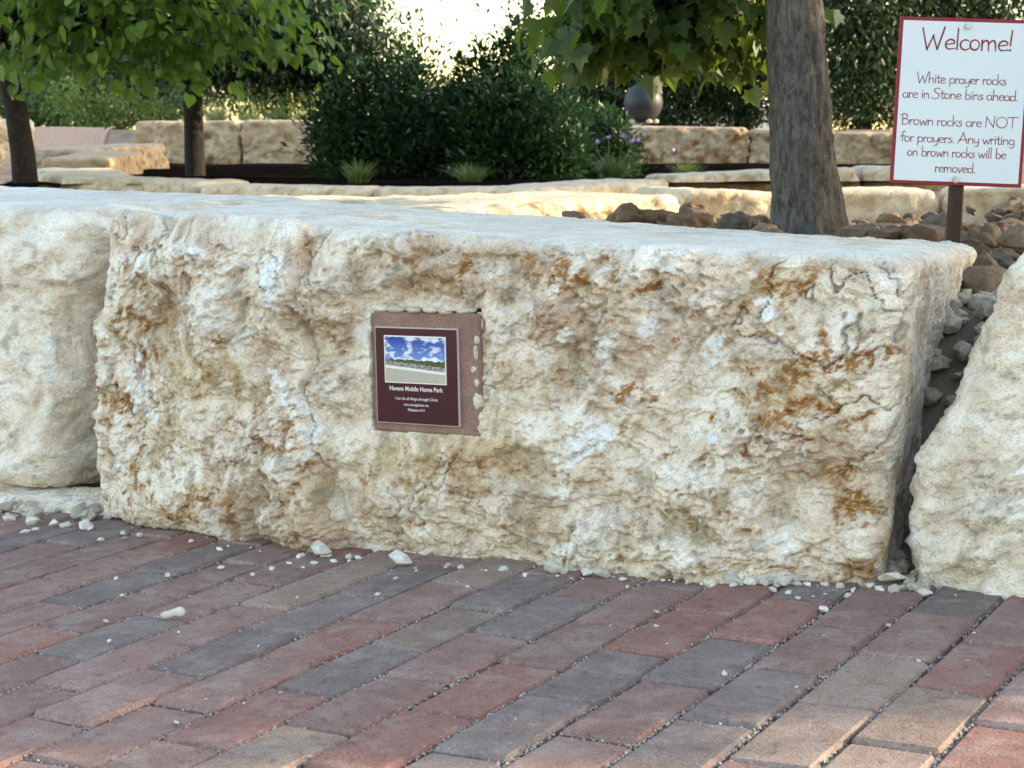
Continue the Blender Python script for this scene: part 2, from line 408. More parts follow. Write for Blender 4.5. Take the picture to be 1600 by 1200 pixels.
    att['sawn'] = topm * (1 - .6 * sstep(-.1, .4, n_b)) * sawn
    if blobs:
        wx = px + 16 * n_c / .3 + 26 * n_b / .3; wy = py + 14 * n_a / .3 + 18 * n_b / .3
        for k in ('rust', 'tan', 'white'):
            if k in blobs:
                v = proj_blobs(wx, wy, blobs[k], seed); v = sstep(.47, .55, v + .30 * n_d) if k == 'white' else sstep(.22, .62, v + .9 * n_d) * (.30 + .70 * sstep(-.14, .10, n_f)) if k == 'rust' else sstep(.20, .85, v + .6 * n_e)
                att[k] = np.maximum(att[k] * (.8 if k == 'rust' else .7), v * (frm > .3))
    att['rust'] = att['rust']; att['tan'] = att['tan'] * (.35 + .65 * sstep(-.25, .2, n_e))
    for k in ('rust', 'tan'): att[k] = att[k] * (1 - .75 * topm)
    if extra: disp = extra(P, Nn, px, py, disp, att, S)
    P = P + Nn * disp[:, None]
    W = warp(P); b0 = np.array([C[:, 0].mean(), C[:, 1].mean(), C[:4, 2].min()])
    me = mesh_np(name, W - b0, Q, False, att)
    return link(name, me, mat=mat or M_LIME, label=label, cat=cat, group=group, loc=b0)

# ---- the long block with the plaque
A0 = np.array([-.765, 3.06]); A1 = np.array([.520, 2.385])
def P3(xy, z): return np.array([xy[0], xy[1], z])
bk0, bk1 = np.array([-.50, 3.72]), np.array([.845, 3.13])
main_C = [P3(A0, -.06), P3(A1, -.03), P3(np.array([.80, 3.12]), -.02), P3(bk0, -.05),
          P3(A0 + WN * .055 + WD * .03, .523), P3(A1 + WN * .02 + WD * .035, .487), P3(bk1, .463), P3(bk0, .532)]
RB = [(1237, 452, 42, 34, 1.), (1195, 418, 34, 16, .6), (1272, 560, 42, 40, .95), (1352, 575, 28, 28, .95), (1205, 640, 48, 36, 1.), (1255, 600, 70, 46, .7), (1332, 772, 34, 32, 1.), (1300, 735, 40, 30, .6),
      (1105, 503, 56, 12, .85), (866, 412, 22, 26, .85), (858, 450, 18, 22, .9), (815, 432, 22, 18, .6), (975, 438, 26, 14, .6), (980, 470, 20, 12, .6), (905, 378, 16, 22, .6), (1310, 660, 60, 30, .5),
      (238, 494, 44, 16, .8), (265, 540, 30, 42, .55), (180, 625, 16, 26, .7), (205, 735, 14, 36, .7), (300, 800, 40, 22, .7), (225, 690, 26, 26, .5), (420, 640, 22, 22, .55), (455, 755, 14, 30, .6), (510, 395, 34, 16, .55),
      (770, 505, 16, 40, .6), (760, 560, 18, 30, .5), (680, 715, 34, 26, .65), (650, 690, 60, 26, .4), (745, 468, 30, 14, .55), (1000, 625, 24, 20, .7), (985, 600, 18, 20, .6), (930, 560, 14, 12, .7), (1090, 655, 30, 14, .4),
      (1150, 690, 40, 20, .45), (1230, 845, 30, 26, .4), (1300, 865, 60, 24, .5)]
TB = [(330, 575, 75, 55, 1.), (350, 560, 40, 30, 1.), (640, 740, 120, 60, .8), (720, 700, 110, 70, .75), (560, 690, 50, 60, .5), (250, 650, 90, 90, .55), (470, 780, 90, 60, .5), (1240, 600, 130, 110, .65), (1220, 440, 80, 45, .8),
      (860, 420, 80, 60, .55), (1300, 780, 90, 80, .65), (1150, 800, 160, 60, .45), (820, 560, 60, 90, .35), (1000, 640, 90, 60, .45), (1090, 510, 90, 30, .5), (700, 830, 170, 40, .4), (300, 790, 120, 40, .6), (240, 500, 80, 60, .5)]
WB = [(940, 548, 22, 34, 1.), (1218, 497, 28, 20, 1.), (915, 692, 36, 44, .95), (1012, 520, 26, 34, .8), (445, 440, 40, 80, .75), (400, 540, 30, 50, .6), (250, 430, 40, 30, .6), (1125, 565, 30, 26, .7), (215, 600, 18, 60, .6), (1110, 680, 24, 20, .6),
      (470, 640, 18, 50, .7), (1345, 500, 34, 26, .55), (330, 400, 60, 30, .5), (840, 590, 40, 60, .45), (770, 610, 16, 60, .5), (170, 700, 14, 40, .5)]
CRK = [([(486, 372), (492, 430), (488, 520), (502, 600), (500, 690), (520, 750), (514, 830)], .016, 5), ([(178, 345), (150, 430), (152, 520), (145, 640)], .004, 5), ([(880, 600), (895, 660), (885, 720), (900, 790), (880, 850)], .007, 4),
       ([(905, 700), (985, 702), (1060, 715)], .006, 3), ([(395, 700), (400, 770), (398, 830)], .007, 3), ([(290, 800), (350, 770), (380, 740)], .005, 3), ([(1010, 470), (1060, 490), (1075, 550), (1040, 600)], .006, 4),
       ([(1330, 470), (1372, 500), (1385, 560)], .005, 4), ([(1300, 400), (1345, 440), (1380, 480)], .005, 4), ([(340, 455), (385, 420), (420, 385)], .005, 4)]
PLQ = (580, 484, 752, 680)
def main_extra(P, Nn, px, py, disp, att, S):
    fr = (Nn[:, 1] < -.5).astype(float); jx = px + 30 * fbm(S * 12, 4, 77, .6); jy = py + 30 * fbm(S * 12 + 5, 4, 78, .6)
    for pts, dep_, wd in CRK:
        d, sd = poly_dist(jx, jy, pts); disp = disp - fr * dep_ * np.exp(-(d / wd) ** 2)
    d, sd = poly_dist(jx, jy, [(470, 250)] + CRK[0][0] + [(514, 1000)])
    left = sstep(-16, 16, -(d * np.sign(jx - np.interp(jy, [q[1] for q in CRK[0][0]], [q[0] for q in CRK[0][0]]))) )
    disp = disp + fr * (.016 * left - .006 * (1 - left) * sstep(900, 700, jx))
    disp = disp - fr * .016 * sstep(690, 720, jy) * sstep(500, 540, jx) * sstep(900, 860, jx)
    disp = disp + fr * .012 * np.exp(-((jx - 330) / 120) ** 2 - ((jy - 600) / 120) ** 2) * left
    for (x, y, rx, ry, dh) in [(940, 548, 24, 36, .007), (1218, 497, 28, 20, .004), (915, 695, 40, 46, .008), (350, 580, 60, 40, .008)]:
        e = ((jx - x) / rx) ** 2 + ((jy - y) / ry) ** 2; disp = disp + fr * dh * sstep(1.25, .85, e)
    disp = disp - fr * .05 * sstep(.09, .0, P[:, 2] + .285) * (px < 560) * sstep(560, 430, px)          # undercut foot at the left
    x0, y0, x1, y1 = PLQ; ex = np.maximum(x0 - px, px - x1); ey = np.maximum(y0 - py - (px - 664) * .03, py - y1 - (px - 664) * .05); e = np.maximum(ex, ey)
    near = sstep(46, 4, e); disp = np.where(fr > 0, disp * (1 - .6 * near) - near * .004, disp)
    disp = np.where((fr > 0) & (e < -3), -.045, disp)
    att['rust'] = att['rust'] * (1 - .6 * near)
    return disp
rock_block('limestone_block', main_C, (.0025, .007, .0025), 3, amp=(.056, .010, .014), rnd=.030, bulge=.085, extra=main_extra, blobs={'rust': RB, 'tan': TB, 'white': WB}, stain=.55,
           label='long cream limestone block with the dark red plaque set in its face')
# ---- right neighbour, smoother and paler
def right_extra(P, Nn, px, py, disp, att, S):
    return disp + .006 * fbm(S * 30, 4, 9, .7) + np.where(Nn[:, 0] < -.3, .045 * np.exp(-((P[:, 2] + .05) / .13) ** 2), 0)
q0 = np.array([.548, 2.375]); q1 = q0 + np.array([.80, -.62]) * .80; nb = np.array([.62, .80]) * .68
C = [P3(q0, -.05), P3(q1, -.02), P3(q1 + nb, -.02), P3(q0 + nb, -.04), P3(q0 + np.array([.115, -.02]), .50), P3(q1 + np.array([0, .06]), .53), P3(q1 + nb, .55), P3(q0 + nb + np.array([.10, -.05]), .50)]
rock_block('limestone_block', C, (.005, .012, .0045), 12, amp=(.024, .008, .024), rnd=.055, extra=right_extra, stain=.15, sawn=.6,
           label='pale rounded limestone block cut off by the right edge of the picture')
# ---- left neighbour
q1 = np.array([-.862, 3.165]); q0 = q1 - np.array([.86, -.50]) * 1.5; nb = np.array([.50, .86]) * .7; sk = np.array([.10, .0])
C = [P3(q0, -.03), P3(q1 + np.array([-.02, .02]), -.02), P3(q1 + nb + sk, -.05), P3(q0 + nb, -.05), P3(q0 + nb * .05, .56), P3(q1 + nb * .07 + np.array([.035, 0]), .525), P3(q1 + nb + sk, .535), P3(q0 + nb, .56)]
rock_block('limestone_block', C, (.006, .014, .005), 21, amp=(.030, .008, .035), rnd=.05, stain=.2,
           label='pale limestone block cut off by the left edge of the picture')
f0 = gnd(-140, 806)[:2]; f1 = gnd(150, 812)[:2]; fb = np.array([.45, .85]) * .16
rock_block('rubble_footing', [P3(f0, -.10), P3(f1, -.09), P3(f1 + fb, -.09), P3(f0 + fb, -.10), P3(f0 + fb * .5, -.022), P3(f1 + fb * .45, -.018), P3(f1 + fb, .0), P3(f0 + fb, -.01)], (.006, .008, .006), 27, amp=(.03, .03, .03), rnd=.03, stain=.1, sawn=0., cells=(.09, .05, .025), cat='footing',
           label='rough mortar and rubble footing under the left block')

# ================================================================== PLAQUE
Mz = np.array([[.882, .471, 0], [-.471, .882, 0], [0, 0, 1.]])         # columns filled below
ex = np.array([WD[0], WD[1], 0]); ez = np.array([0, 0, 1.]); ey = np.cross(ez, ex)   # ey points into the rock
k_ = math.radians(1.2); ex, ez = ex * math.cos(k_) + ez * math.sin(k_), ez * math.cos(k_) - ex * math.sin(k_)
PM = np.stack([ex, ey, ez], 1)
def face_pt(px, py, off=0.):
    """point on the plaque's plane under a pixel"""
    o = PL0 + ey * off; d = ray(px, py); return CAM + d * (((o - CAM) @ ey) / (d @ ey))
a_m = .5; PL0 = P3((A0 + A1) / 2, .3) + np.array([-WN[0], -WN[1], 0]) * .066
pc = face_pt(665.5, 583)
c4 = [face_pt(*q) for q in ((581, 487), (748, 490), (753, 684), (583, 673))]
pw = (np.linalg.norm(c4[1] - c4[0]) + np.linalg.norm(c4[2] - c4[3])) / 2; ph = (np.linalg.norm(c4[3] - c4[0]) + np.linalg.norm(c4[2] - c4[1])) / 2
pc = sum(c4) / 4
M_PAV = NT('red_concrete'); v = M_PAV.coord(); n = M_PAV.noise(30, 5, .65, v); n2 = M_PAV.noise(240, 3, .7, v)
M_PAV.col(M_PAV.mix(1., M_PAV.ramp(n, [(.3, (.215, .130, .108)), (.7, (.30, .19, .162))]), M_PAV.ramp(n2, [(.3, .75), (.6, 1.1)]), 'MULTIPLY')); M_PAV.bump(M_PAV.math('ADD', n2, n), .002); M_PAV = M_PAV.m
M_TILE = mat_simple('maroon_glaze', (.045, .008, .014), rough=.22, spec=.5)
M_INK = mat_simple('white_print', (.72, .70, .70), rough=.4)
M_EDGE = mat_simple('tile_rim', (.45, .36, .36), rough=.4)
plaque = thing('plaque', pc, 'dark red plaque on a square paver with a landscape picture and white lettering', 'plaque')
def ploc(o, x, y, z): o.matrix_local = Matrix.Translation(Vector((PM @ np.array([x, y, z])).tolist())) @ Matrix(PM.tolist()).to_4x4(); return o
m = MB().box((0, 0, 0), pw, .05, ph, None, .004); ploc(link('paver', m.mesh('paver'), plaque, M_PAV), 0, .025, 0)
t4 = [face_pt(*q) for q in ((592, 509), (719, 518), (717, 666), (592, 656))]; tc = PM.T @ (sum(t4) / 4 - pc)
tw = (np.linalg.norm(t4[1] - t4[0]) + np.linalg.norm(t4[2] - t4[3])) / 2; th_ = (np.linalg.norm(t4[3] - t4[0]) + np.linalg.norm(t4[2] - t4[1])) / 2
m = MB().box((0, 0, 0), tw + .004, .006, th_ + .004, None, .001); tile_rim = ploc(link('tile', m.mesh('tile'), plaque, M_EDGE), tc[0], -.003, tc[2])
m = MB().box((0, 0, 0), tw, .003, th_, None, .0008); ploc(link('glaze', m.mesh('glaze'), tile_rim, M_TILE), 0, 0, 0).matrix_local = Matrix.Translation((0, -.0031, 0))
# printed picture
pw2, ph2 = tw * .735, th_ * .475
T = NT('landscape_print'); uv = T.new('ShaderNodeSeparateXYZ'); T.l(T.coord('Generated'), uv.inputs[0]); gx, gz = uv.outputs[0], uv.outputs[2]
mp = T.new('ShaderNodeMapping'); mp.inputs['Scale'].default_value = (1.5, 1, 2.6); T.l(T.coord('Generated'), mp.inputs[0])
cl = T.ramp(T.noise(2.1, 8, .62, mp.outputs[0], .15), [(.49, 0.), (.56, .75), (.66, 1.)])
skyc = T.mix(cl, T.ramp(gz, [(.45, (.16, .28, .62)), (.95, (.025, .06, .30))]), (.80, .82, .88))
tree = T.mix(T.ramp(T.noise(22, 5, .75), [(.38, 0.), (.62, 1.)]), (.008, .018, .008), (.13, .17, .07))
hz = T.math('ADD', gz, T.math('MULTIPLY', T.math('SUBTRACT', T.noise(7, 6, .7), .5), .30))
road = T.mix(T.noise(6, 3, .6, mp.outputs[0]), (.34, .31, .25), (.52, .49, .42))
fence = T.mix(T.ramp(T.noise(18, 3, .7, mp.outputs[0]), [(.45, 0.), (.55, 1.)]), (.07, .05, .04), (.46, .43, .40))
rl = T.math('ADD', gz, T.math('MULTIPLY', gx, .12))
c = T.mix(T.math('GREATER_THAN', hz, .50), tree, skyc); c = T.mix(T.math('LESS_THAN', rl, .47), c, fence); c = T.mix(T.math('LESS_THAN', rl, .37), c, (.72, .72, .68)); c = T.mix(T.math('LESS_THAN', rl, .31), c, road)
T.col(c); T.b.inputs['Roughness'].default_value = .3
m = MB().box((0, 0, 0), pw2 + .004, .0012, ph2 + .004); fr = link('picture_border', m.mesh('picture_border'), tile_rim, M_INK); fr.location = (-.001, -.0050, th_ * .175)
m = MB().box((0, 0, 0), pw2, .0012, ph2); pic = link('picture', m.mesh('picture'), tile_rim, T.m); pic.location = (-.001, -.0057, th_ * .175)
def text_mesh(body, size, bold=0., shear=0.):
    cu = bpy.data.curves.new('t', 'FONT'); cu.body = body; cu.size = size; cu.align_x = 'CENTER'; cu.offset = bold; cu.shear = shear; cu.extrude = .0002
    o = bpy.data.objects.new('t', cu); COL.objects.link(o); dg = bpy.context.evaluated_depsgraph_get(); me = bpy.data.meshes.new_from_object(o.evaluated_get(dg)); bpy.data.objects.remove(o); return me
for body, wd_, zz, bold, sh in (('Havens Mobile Home Park', .66, -.155, .00012, 0), ('I can do all things through Christ', .53, -.252, 0, .3), ('who strengthens me.', .31, -.314, 0, .3), ('Philippians 4:13', .205, -.368, 0, .0)):
    me = text_mesh(body, .01, bold, sh); co = np.array([q.co[:] for q in me.vertices]); sc = tw * wd_ / (np.ptp(co[:, 0])); sy = sc * 1.12
    me.transform(Matrix.Rotation(math.pi / 2, 4, 'X') @ Matrix.Diagonal((sc, sy, 1, 1))); o = link('lettering', me, tile_rim, M_INK); o.location = (-.001, -.0051, th_ * zz)

# ---- pebbles wedged round the plaque
def blob_mesh(name, r3, seed, sub=3, rough=.18, sc=1.3, flat=0, sm=True):
    import bmesh
    bm = bmesh.new(); bmesh.ops.create_icosphere(bm, subdivisions=sub, radius=1); V = np.array([q.co[:] for q in bm.verts]); F = np.array([[q.index for q in f.verts] for f in bm.faces]); bm.free()
    d = 1 + rough * noise(V * sc + seed * 9.1, seed) * 1.6 + rough * .4 * noise(V * sc * 2.7 + seed, seed + 1) + rough * .18 * noise(V * sc * 8 + seed, seed + 2)
    if flat:                                                        # broken facets
        rg = np.random.RandomState(seed)
        for k in range(flat):
            nn = rg.normal(size=3); nn /= np.linalg.norm(nn); h = rg.uniform(.55, .85); t = (V * d[:, None]) @ nn; ex_ = np.clip(t - h, 0, 9); V2 = V * d[:, None] - nn * ex_[:, None] * .9; d = np.linalg.norm(V2, axis=1); V = V2 / d[:, None]
    return mesh_np(name, V * d[:, None] * np.asarray(r3), F, sm)
def mat_stone(name, a, b, sc=25, rough=.7, bump=.006):
    t = NT(name); v = t.coord(); oi = t.new('ShaderNodeObjectInfo').outputs['Random']; n = t.noise(sc, 5, .65, v, .5)
    c = t.mix(t.ramp(n, [(.3, 0.), (.7, 1.)]), a, b); c = t.mix(1., c, t.ramp(oi, [(0., .82), (1., 1.12)]), 'MULTIPLY'); c = t.mix(1., c, t.ramp(t.noise(sc * 9, 2, .7, v), [(.3, .75), (.6, 1.05)]), 'MULTIPLY')
    t.col(c); t.b.inputs['Roughness'].default_value = rough; t.bump(n, bump); return t.m
M_PEB = mat_stone('pale_pebble', (.50, .43, .33), (.74, .68, .57), 40)
M_CHIP = mat_stone('white_chip', (.46, .42, .35), (.72, .69, .63), 2., .9, .0012)
M_RUB = mat_stone('grey_rubble', (.30, .26, .20), (.56, .50, .41), 1.6, .9, .003)
ORD = ('first', 'second', 'third', 'fourth', 'fifth', 'sixth', 'seventh', 'eighth')
for i, (px, py, rx, ry) in enumerate([(595, 482, 15, 6), (622, 483, 17, 5.5), (650, 484, 12, 5), (674, 484, 13, 6), (697, 486, 11, 6), (728, 485, 18, 5.5), (750, 505, 6, 17), (749.5, 530, 4.5, 8), (748, 552, 4.5, 15),
                                      (744, 577, 10, 7.5), (748, 597, 6, 11), (750, 627, 7, 14), (755, 651, 7, 9), (758, 668, 12, 7), (577, 530, 4, 16), (576, 575, 4.5, 18), (578, 630, 4, 16)]):
    P = face_pt(px + R_.uniform(-2, 2), py + R_.uniform(-1, 1), R_.uniform(.004, .013)); s = np.linalg.norm(P - CAM) / F_PX
    me = blob_mesh('wedged_pebble', (rx * s * 1.12, .011, ry * s * 1.05), 60 + i, 3, .14)
    o = link('wedged_pebble', me, mat=M_PEB, cat='pebble', group='pebbles wedged round the plaque',
             label=(ORD[i] + ' pebble from the left in the row above the plaque') if i < 6 else (ORD[i - 6] + ' pebble from the top beside the right edge of the plaque') if i < 14 else (ORD[i - 14] + ' pebble from the top at the left edge of the plaque'))
    o.matrix_world = Matrix.Translation(Vector(P.tolist())) @ Matrix(PM.tolist()).to_4x4()

# ================================================================== WALLS FURTHER BACK
def wall_block(px0, y0, Y0, px1, y1, Y1, thick, zb, seed, label, res=.02, amp=.03, stain=.4, rnd=.035, topback=None, group=None, name='limestone_block', sawn=1., mat=None):
    a = at(px0, y0, Y0); b = at(px1, y1, Y1); d = (b - a)[:2]; d /= np.linalg.norm(d); nn = np.array([-d[1], d[0]]); 
    if nn[1] < 0: nn = -nn
    t = np.array([nn[0], nn[1], 0]) * thick
    rise = topback or 0
    C = [P3(a[:2], zb), P3(b[:2], zb), P3(b[:2] + t[:2], zb), P3(a[:2] + t[:2], zb), a, b, b + t + [0, 0, rise], a + t + [0, 0, rise]]
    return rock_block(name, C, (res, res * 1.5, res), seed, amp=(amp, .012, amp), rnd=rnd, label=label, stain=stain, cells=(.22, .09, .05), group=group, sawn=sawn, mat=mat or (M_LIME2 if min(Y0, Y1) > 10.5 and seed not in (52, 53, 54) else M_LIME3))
wall_block(262, 322, 4.5, 702, 326, 4.15, .46, .30, 31, 'low limestone block just behind the left half of the plaque block', .012, .025, .35, topback=.02)
wall_block(708, 324, 4.2, 1076, 305, 5.3, .50, .30, 32, 'sunlit limestone block with golden stains behind the middle of the plaque block', .010, .06, 1.25, .05, .01, sawn=.4)
wall_block(1070, 295, 5.75, 1236, 301, 5.85, .5, .28, 33, 'grey limestone block showing between the sunlit block and the thick trunk', .012, .03, .2)
wall_block(1240, 297, 5.9, 1470, 297, 5.85, .5, .28, 34, 'low limestone block behind the thick trunk and the sign post', .014, .03, .2)
wall_block(1474, 296, 5.85, 1720, 286, 5.75, .5, .28, 35, 'low limestone block at the right edge behind the brown rocks', .014, .03, .3)
wall_block(1040, 274, 8.8, 1342, 261, 9.0, .45, .30, 36, 'upper tier limestone block behind the thick trunk', .018, .03, .25)
wall_block(1347, 260, 9.05, 1640, 258, 9.0, .45, .30, 37, 'upper tier limestone block behind the welcome sign', .018, .03, .25)
wall_block(840, 293, 7.6, 1042, 280, 8.2, .4, .30, 38, 'flat bed edging block below the purple flowering grass', .02, .02, .2)
wall_block(582, 293, 7.6, 838, 293, 7.6, .4, .30, 39, 'flat bed edging block in front of the dark shrubs', .02, .02, .2)
wall_block(312, 288, 7.7, 578, 292, 7.6, .36, .30, 40, 'thin buff bed edging block left of the dark shrubs', .018, .02, .6)
wall_block(88, 276, 8.3, 309, 283, 7.9, .42, .28, 41, 'rough grey edging block between the two left trunks', .016, .035, .3)
wall_block(52, 262, 9.4, 86, 276, 8.45, .42, .28, 42, 'short curved corner block beside the leaning left trunk', .02, .03, .2)
wall_block(66, 247, 11.0, 130, 236, 12.4, .42, .30, 43, 'curving edging block at the far left of the mulch bed', .022, .03, .2)
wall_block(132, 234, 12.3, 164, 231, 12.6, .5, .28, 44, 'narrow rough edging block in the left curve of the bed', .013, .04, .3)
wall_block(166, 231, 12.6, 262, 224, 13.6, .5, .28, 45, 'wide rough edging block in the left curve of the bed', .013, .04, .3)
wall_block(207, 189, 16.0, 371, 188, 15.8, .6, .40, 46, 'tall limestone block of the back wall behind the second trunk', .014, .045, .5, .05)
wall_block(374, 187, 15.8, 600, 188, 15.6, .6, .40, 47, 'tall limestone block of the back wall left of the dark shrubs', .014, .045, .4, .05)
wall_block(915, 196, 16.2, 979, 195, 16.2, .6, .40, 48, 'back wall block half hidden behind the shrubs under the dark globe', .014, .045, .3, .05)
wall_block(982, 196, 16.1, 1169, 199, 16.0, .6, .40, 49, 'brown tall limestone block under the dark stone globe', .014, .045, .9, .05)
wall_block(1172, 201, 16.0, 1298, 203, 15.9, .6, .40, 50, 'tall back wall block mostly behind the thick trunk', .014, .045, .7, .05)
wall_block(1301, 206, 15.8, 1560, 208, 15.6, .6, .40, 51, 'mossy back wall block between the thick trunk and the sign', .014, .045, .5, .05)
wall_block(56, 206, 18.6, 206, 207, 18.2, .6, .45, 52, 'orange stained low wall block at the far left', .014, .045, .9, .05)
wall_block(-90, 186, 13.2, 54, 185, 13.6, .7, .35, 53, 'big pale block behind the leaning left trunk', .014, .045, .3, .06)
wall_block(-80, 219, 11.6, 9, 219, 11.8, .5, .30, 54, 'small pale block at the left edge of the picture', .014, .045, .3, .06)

# path and mulch sheets
def sheet(name, pts, z_off, mat, n=26):
    pts = np.asarray(pts, float); x0, y0 = pts.min(0); x1, y1 = pts.max(0); X, Y = np.meshgrid(np.linspace(x0, x1, n), np.linspace(y0, y1, n))
    def inside(x, y):
        c = np.zeros(x.shape, bool); j = len(pts) - 1
        for i in range(len(pts)):
            xi, yi = pts[i]; xj, yj = pts[j]; c ^= ((yi > y) != (yj > y)) & (x < (xj - xi) * (y - yi) / (yj - yi + 1e-9) + xi); j = i
        return c
    i = np.arange(n * n).reshape(n, n); F = np.stack([i[:-1, :-1], i[:-1, 1:], i[1:, 1:], i[1:, :-1]], -1).reshape(-1, 4)
    Vx, Vy = X.ravel(), Y.ravel(); ctr = np.stack([Vx[F].mean(1), Vy[F].mean(1)], 1); F = F[inside(ctr[:, 0], ctr[:, 1])]
    V = np.stack([Vx, Vy, terr(Vx, Vy) + z_off + .02 * noise(np.stack([Vx * 2, Vy * 2, Vx * 0], 1), 5)], 1)
    return link(name, mesh_np(name, V, F, True), mat=mat, kind='structure')
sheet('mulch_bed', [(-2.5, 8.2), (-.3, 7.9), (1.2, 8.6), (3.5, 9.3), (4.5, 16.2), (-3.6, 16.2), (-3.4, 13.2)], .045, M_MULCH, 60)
sheet('gravel_path', [(-2.55, 5.2), (-2.55, 9.3), (-2.9, 11), (-3.3, 13), (-4.2, 18.3), (-9, 18.3), (-9, 5.2)], .03, M_PATH, 60)

# ================================================================== SIGN
def arc(cx, cy, rx, ry, a0, a1, n=14): return [(cx + rx * math.cos(math.radians(a0 + (a1 - a0) * i / n)), cy + ry * math.sin(math.radians(a0 + (a1 - a0) * i / n))) for i in range(n + 1)]
def smooth(pts, n=6):
    p = [np.array(q, float) for q in pts]
    if len(p) < 3: return p
    out = []; q = [2 * p[0] - p[1]] + p + [2 * p[-1] - p[-2]]
    for i in range(1, len(q) - 2):
        for k in range(n):
            t = k / n; out.append(.5 * (2 * q[i] + (q[i + 1] - q[i - 1]) * t + (2 * q[i - 1] - 5 * q[i] + 4 * q[i + 1] - q[i + 2]) * t * t + (3 * q[i] - q[i - 1] - 3 * q[i + 1] + q[i + 2]) * t ** 3))
    return out + [p[-1]]
bowl = lambda w=.17: arc(.19, .24, w, .25, 40, 400)
GL = {'W': (.86, [[(0, 1.02), (.19, -.06)], [(.19, -.06), (.42, .66)], [(.40, .66), (.58, -.04)], [(.58, -.04), (.82, 1.08)]]),
      'A': (.70, [[(-.03, -.04), (.16, .42), (.34, 1.05)], [(.34, 1.05), (.64, -.03)], [(.05, .30), (.62, .35)]]),
      'B': (.58, [[(.10, 0), (.08, 1.0)], [(-.08, .88), (.12, 1.02), (.34, .98), (.42, .80), (.32, .62), (.10, .54)], [(.10, .54), (.40, .50), (.52, .26), (.38, .05), (.08, -.02)]]),
      'S': (.56, [[(.52, .86), (.42, 1.0), (.22, .99), (.08, .82), (.16, .62), (.34, .48), (.46, .26), (.36, .04), (.12, -.06), (-.12, .06)]]),
      'N': (.74, [[(.02, -.03), (.06, .98)], [(.04, .98), (.56, .0)], [(.56, .0), (.62, 1.04)]]), 'O': (.82, [arc(.39, .48, .37, .52, 80, 440, 22)]), 'T': (.62, [[(.30, -.03), (.31, .98)], [(-.06, .95), (.30, .99), (.70, 1.02)]]),
      'a': (.42, [arc(.17, .22, .17, .24, 50, 330), [(.35, .46), (.34, .12), (.42, -.02)]]), 'b': (.44, [[(.06, 1.0), (.05, .02)], arc(.21, .22, .17, .25, 160, -170)]),
      'c': (.36, [arc(.20, .23, .19, .25, 50, 315)]), 'd': (.46, [arc(.18, .22, .17, .24, 40, 330), [(.36, 1.02), (.36, .0)]]),
      'e': (.40, [[(.03, .22), (.34, .30), (.32, .43), (.19, .48), (.06, .36), (.03, .16), (.14, .0), (.38, .04)]]), 'f': (.26, [[(.32, .96), (.20, .98), (.13, .82), (.12, -.04)], [(-.02, .50), (.30, .54)]]),
      'g': (.44, [arc(.18, .24, .17, .23, 40, 335), [(.36, .48), (.37, -.1), (.26, -.32), (.04, -.30)]]), 'h': (.44, [[(.05, 1.03), (.04, -.02)], [(.05, .26), (.18, .46), (.32, .42), (.35, .2), (.36, -.02)]]),
      'i': (.17, [[(.07, .48), (.07, -.02)], [(.06, .68), (.09, .73)]]), 'k': (.40, [[(.05, 1.02), (.05, -.02)], [(.34, .50), (.07, .22)], [(.14, .28), (.40, -.04)]]), 'l': (.17, [[(.07, 1.04), (.06, -.02)]]),
      'm': (.64, [[(.04, .48), (.04, -.02)], [(.04, .30), (.16, .47), (.27, .40), (.29, -.02)], [(.29, .30), (.41, .47), (.52, .40), (.56, -.02)]]), 'n': (.42, [[(.04, .48), (.04, -.02)], [(.04, .28), (.18, .47), (.31, .40), (.35, -.02)]]),
      'o': (.42, [bowl()]), 'p': (.44, [[(.05, .50), (.04, -.36)], arc(.21, .23, .17, .25, 160, -170)]), 'r': (.28, [[(.04, .48), (.04, -.02)], [(.04, .28), (.14, .46), (.28, .44)]]),
      's': (.32, [[(.28, .42), (.17, .49), (.06, .40), (.12, .27), (.25, .18), (.22, .03), (.08, -.02), (-.01, .05)]]), 't': (.28, [[(.12, .80), (.11, .10), (.18, -.02), (.27, .04)], [(-.02, .50), (.28, .53)]]),
      'u': (.42, [[(.03, .48), (.05, .1), (.17, -.02), (.32, .12)], [(.34, .48), (.35, -.02)]]), 'v': (.38, [[(0, .48), (.16, -.02)], [(.16, -.02), (.36, .52)]]), 'w': (.56, [[(0, .48), (.13, -.02)], [(.13, -.02), (.27, .40)], [(.27, .40), (.39, -.02)], [(.39, -.02), (.54, .52)]]),
      'y': (.40, [[(.02, .48), (.06, .14), (.18, .06), (.32, .2)], [(.36, .50), (.34, -.02), (.26, -.28), (.05, -.34)]]), '.': (.16, [[(.04, .0), (.08, .04)]]), '!': (.2, [[(.10, 1.0), (.06, .26)], [(.05, .0), (.08, .05)]]), ' ': (.24, [])}
def stroke_text(mb, body, xc, zc, cap, width, lw, y):
    adv = sum(GL[ch][0] for ch in body); kx = width / adv; x = xc - width / 2
    for ch in body:
        a, strokes = GL[ch]
        for st in strokes:
            p = np.array([[x + q[0] * kx, zc + q[1] * cap] for q in smooth(st)]); n = len(p); V = []
            for i in range(n):
                t = p[min(i + 1, n - 1)] - p[max(i - 1, 0)]; t = t / (np.linalg.norm(t) + 1e-9); nn = np.array([-t[1], t[0]])
                wd = lw * .5 * (.62 + .38 * math.sin(math.pi * (i + .5) / n)) * R_.uniform(.85, 1.15)
                e = (-t if i == 0 else t if i == n - 1 else 0 * t) * lw * .4
                V += [(p[i][0] + e[0] + nn[0] * wd, y, p[i][1] + e[1] + nn[1] * wd), (p[i][0] + e[0] - nn[0] * wd, y, p[i][1] + e[1] - nn[1] * wd)]
            mb.add(V, [(2 * i, 2 * i + 1, 2 * i + 3, 2 * i + 2) for i in range(n - 1)])
        x += a * kx
YS = 3.42
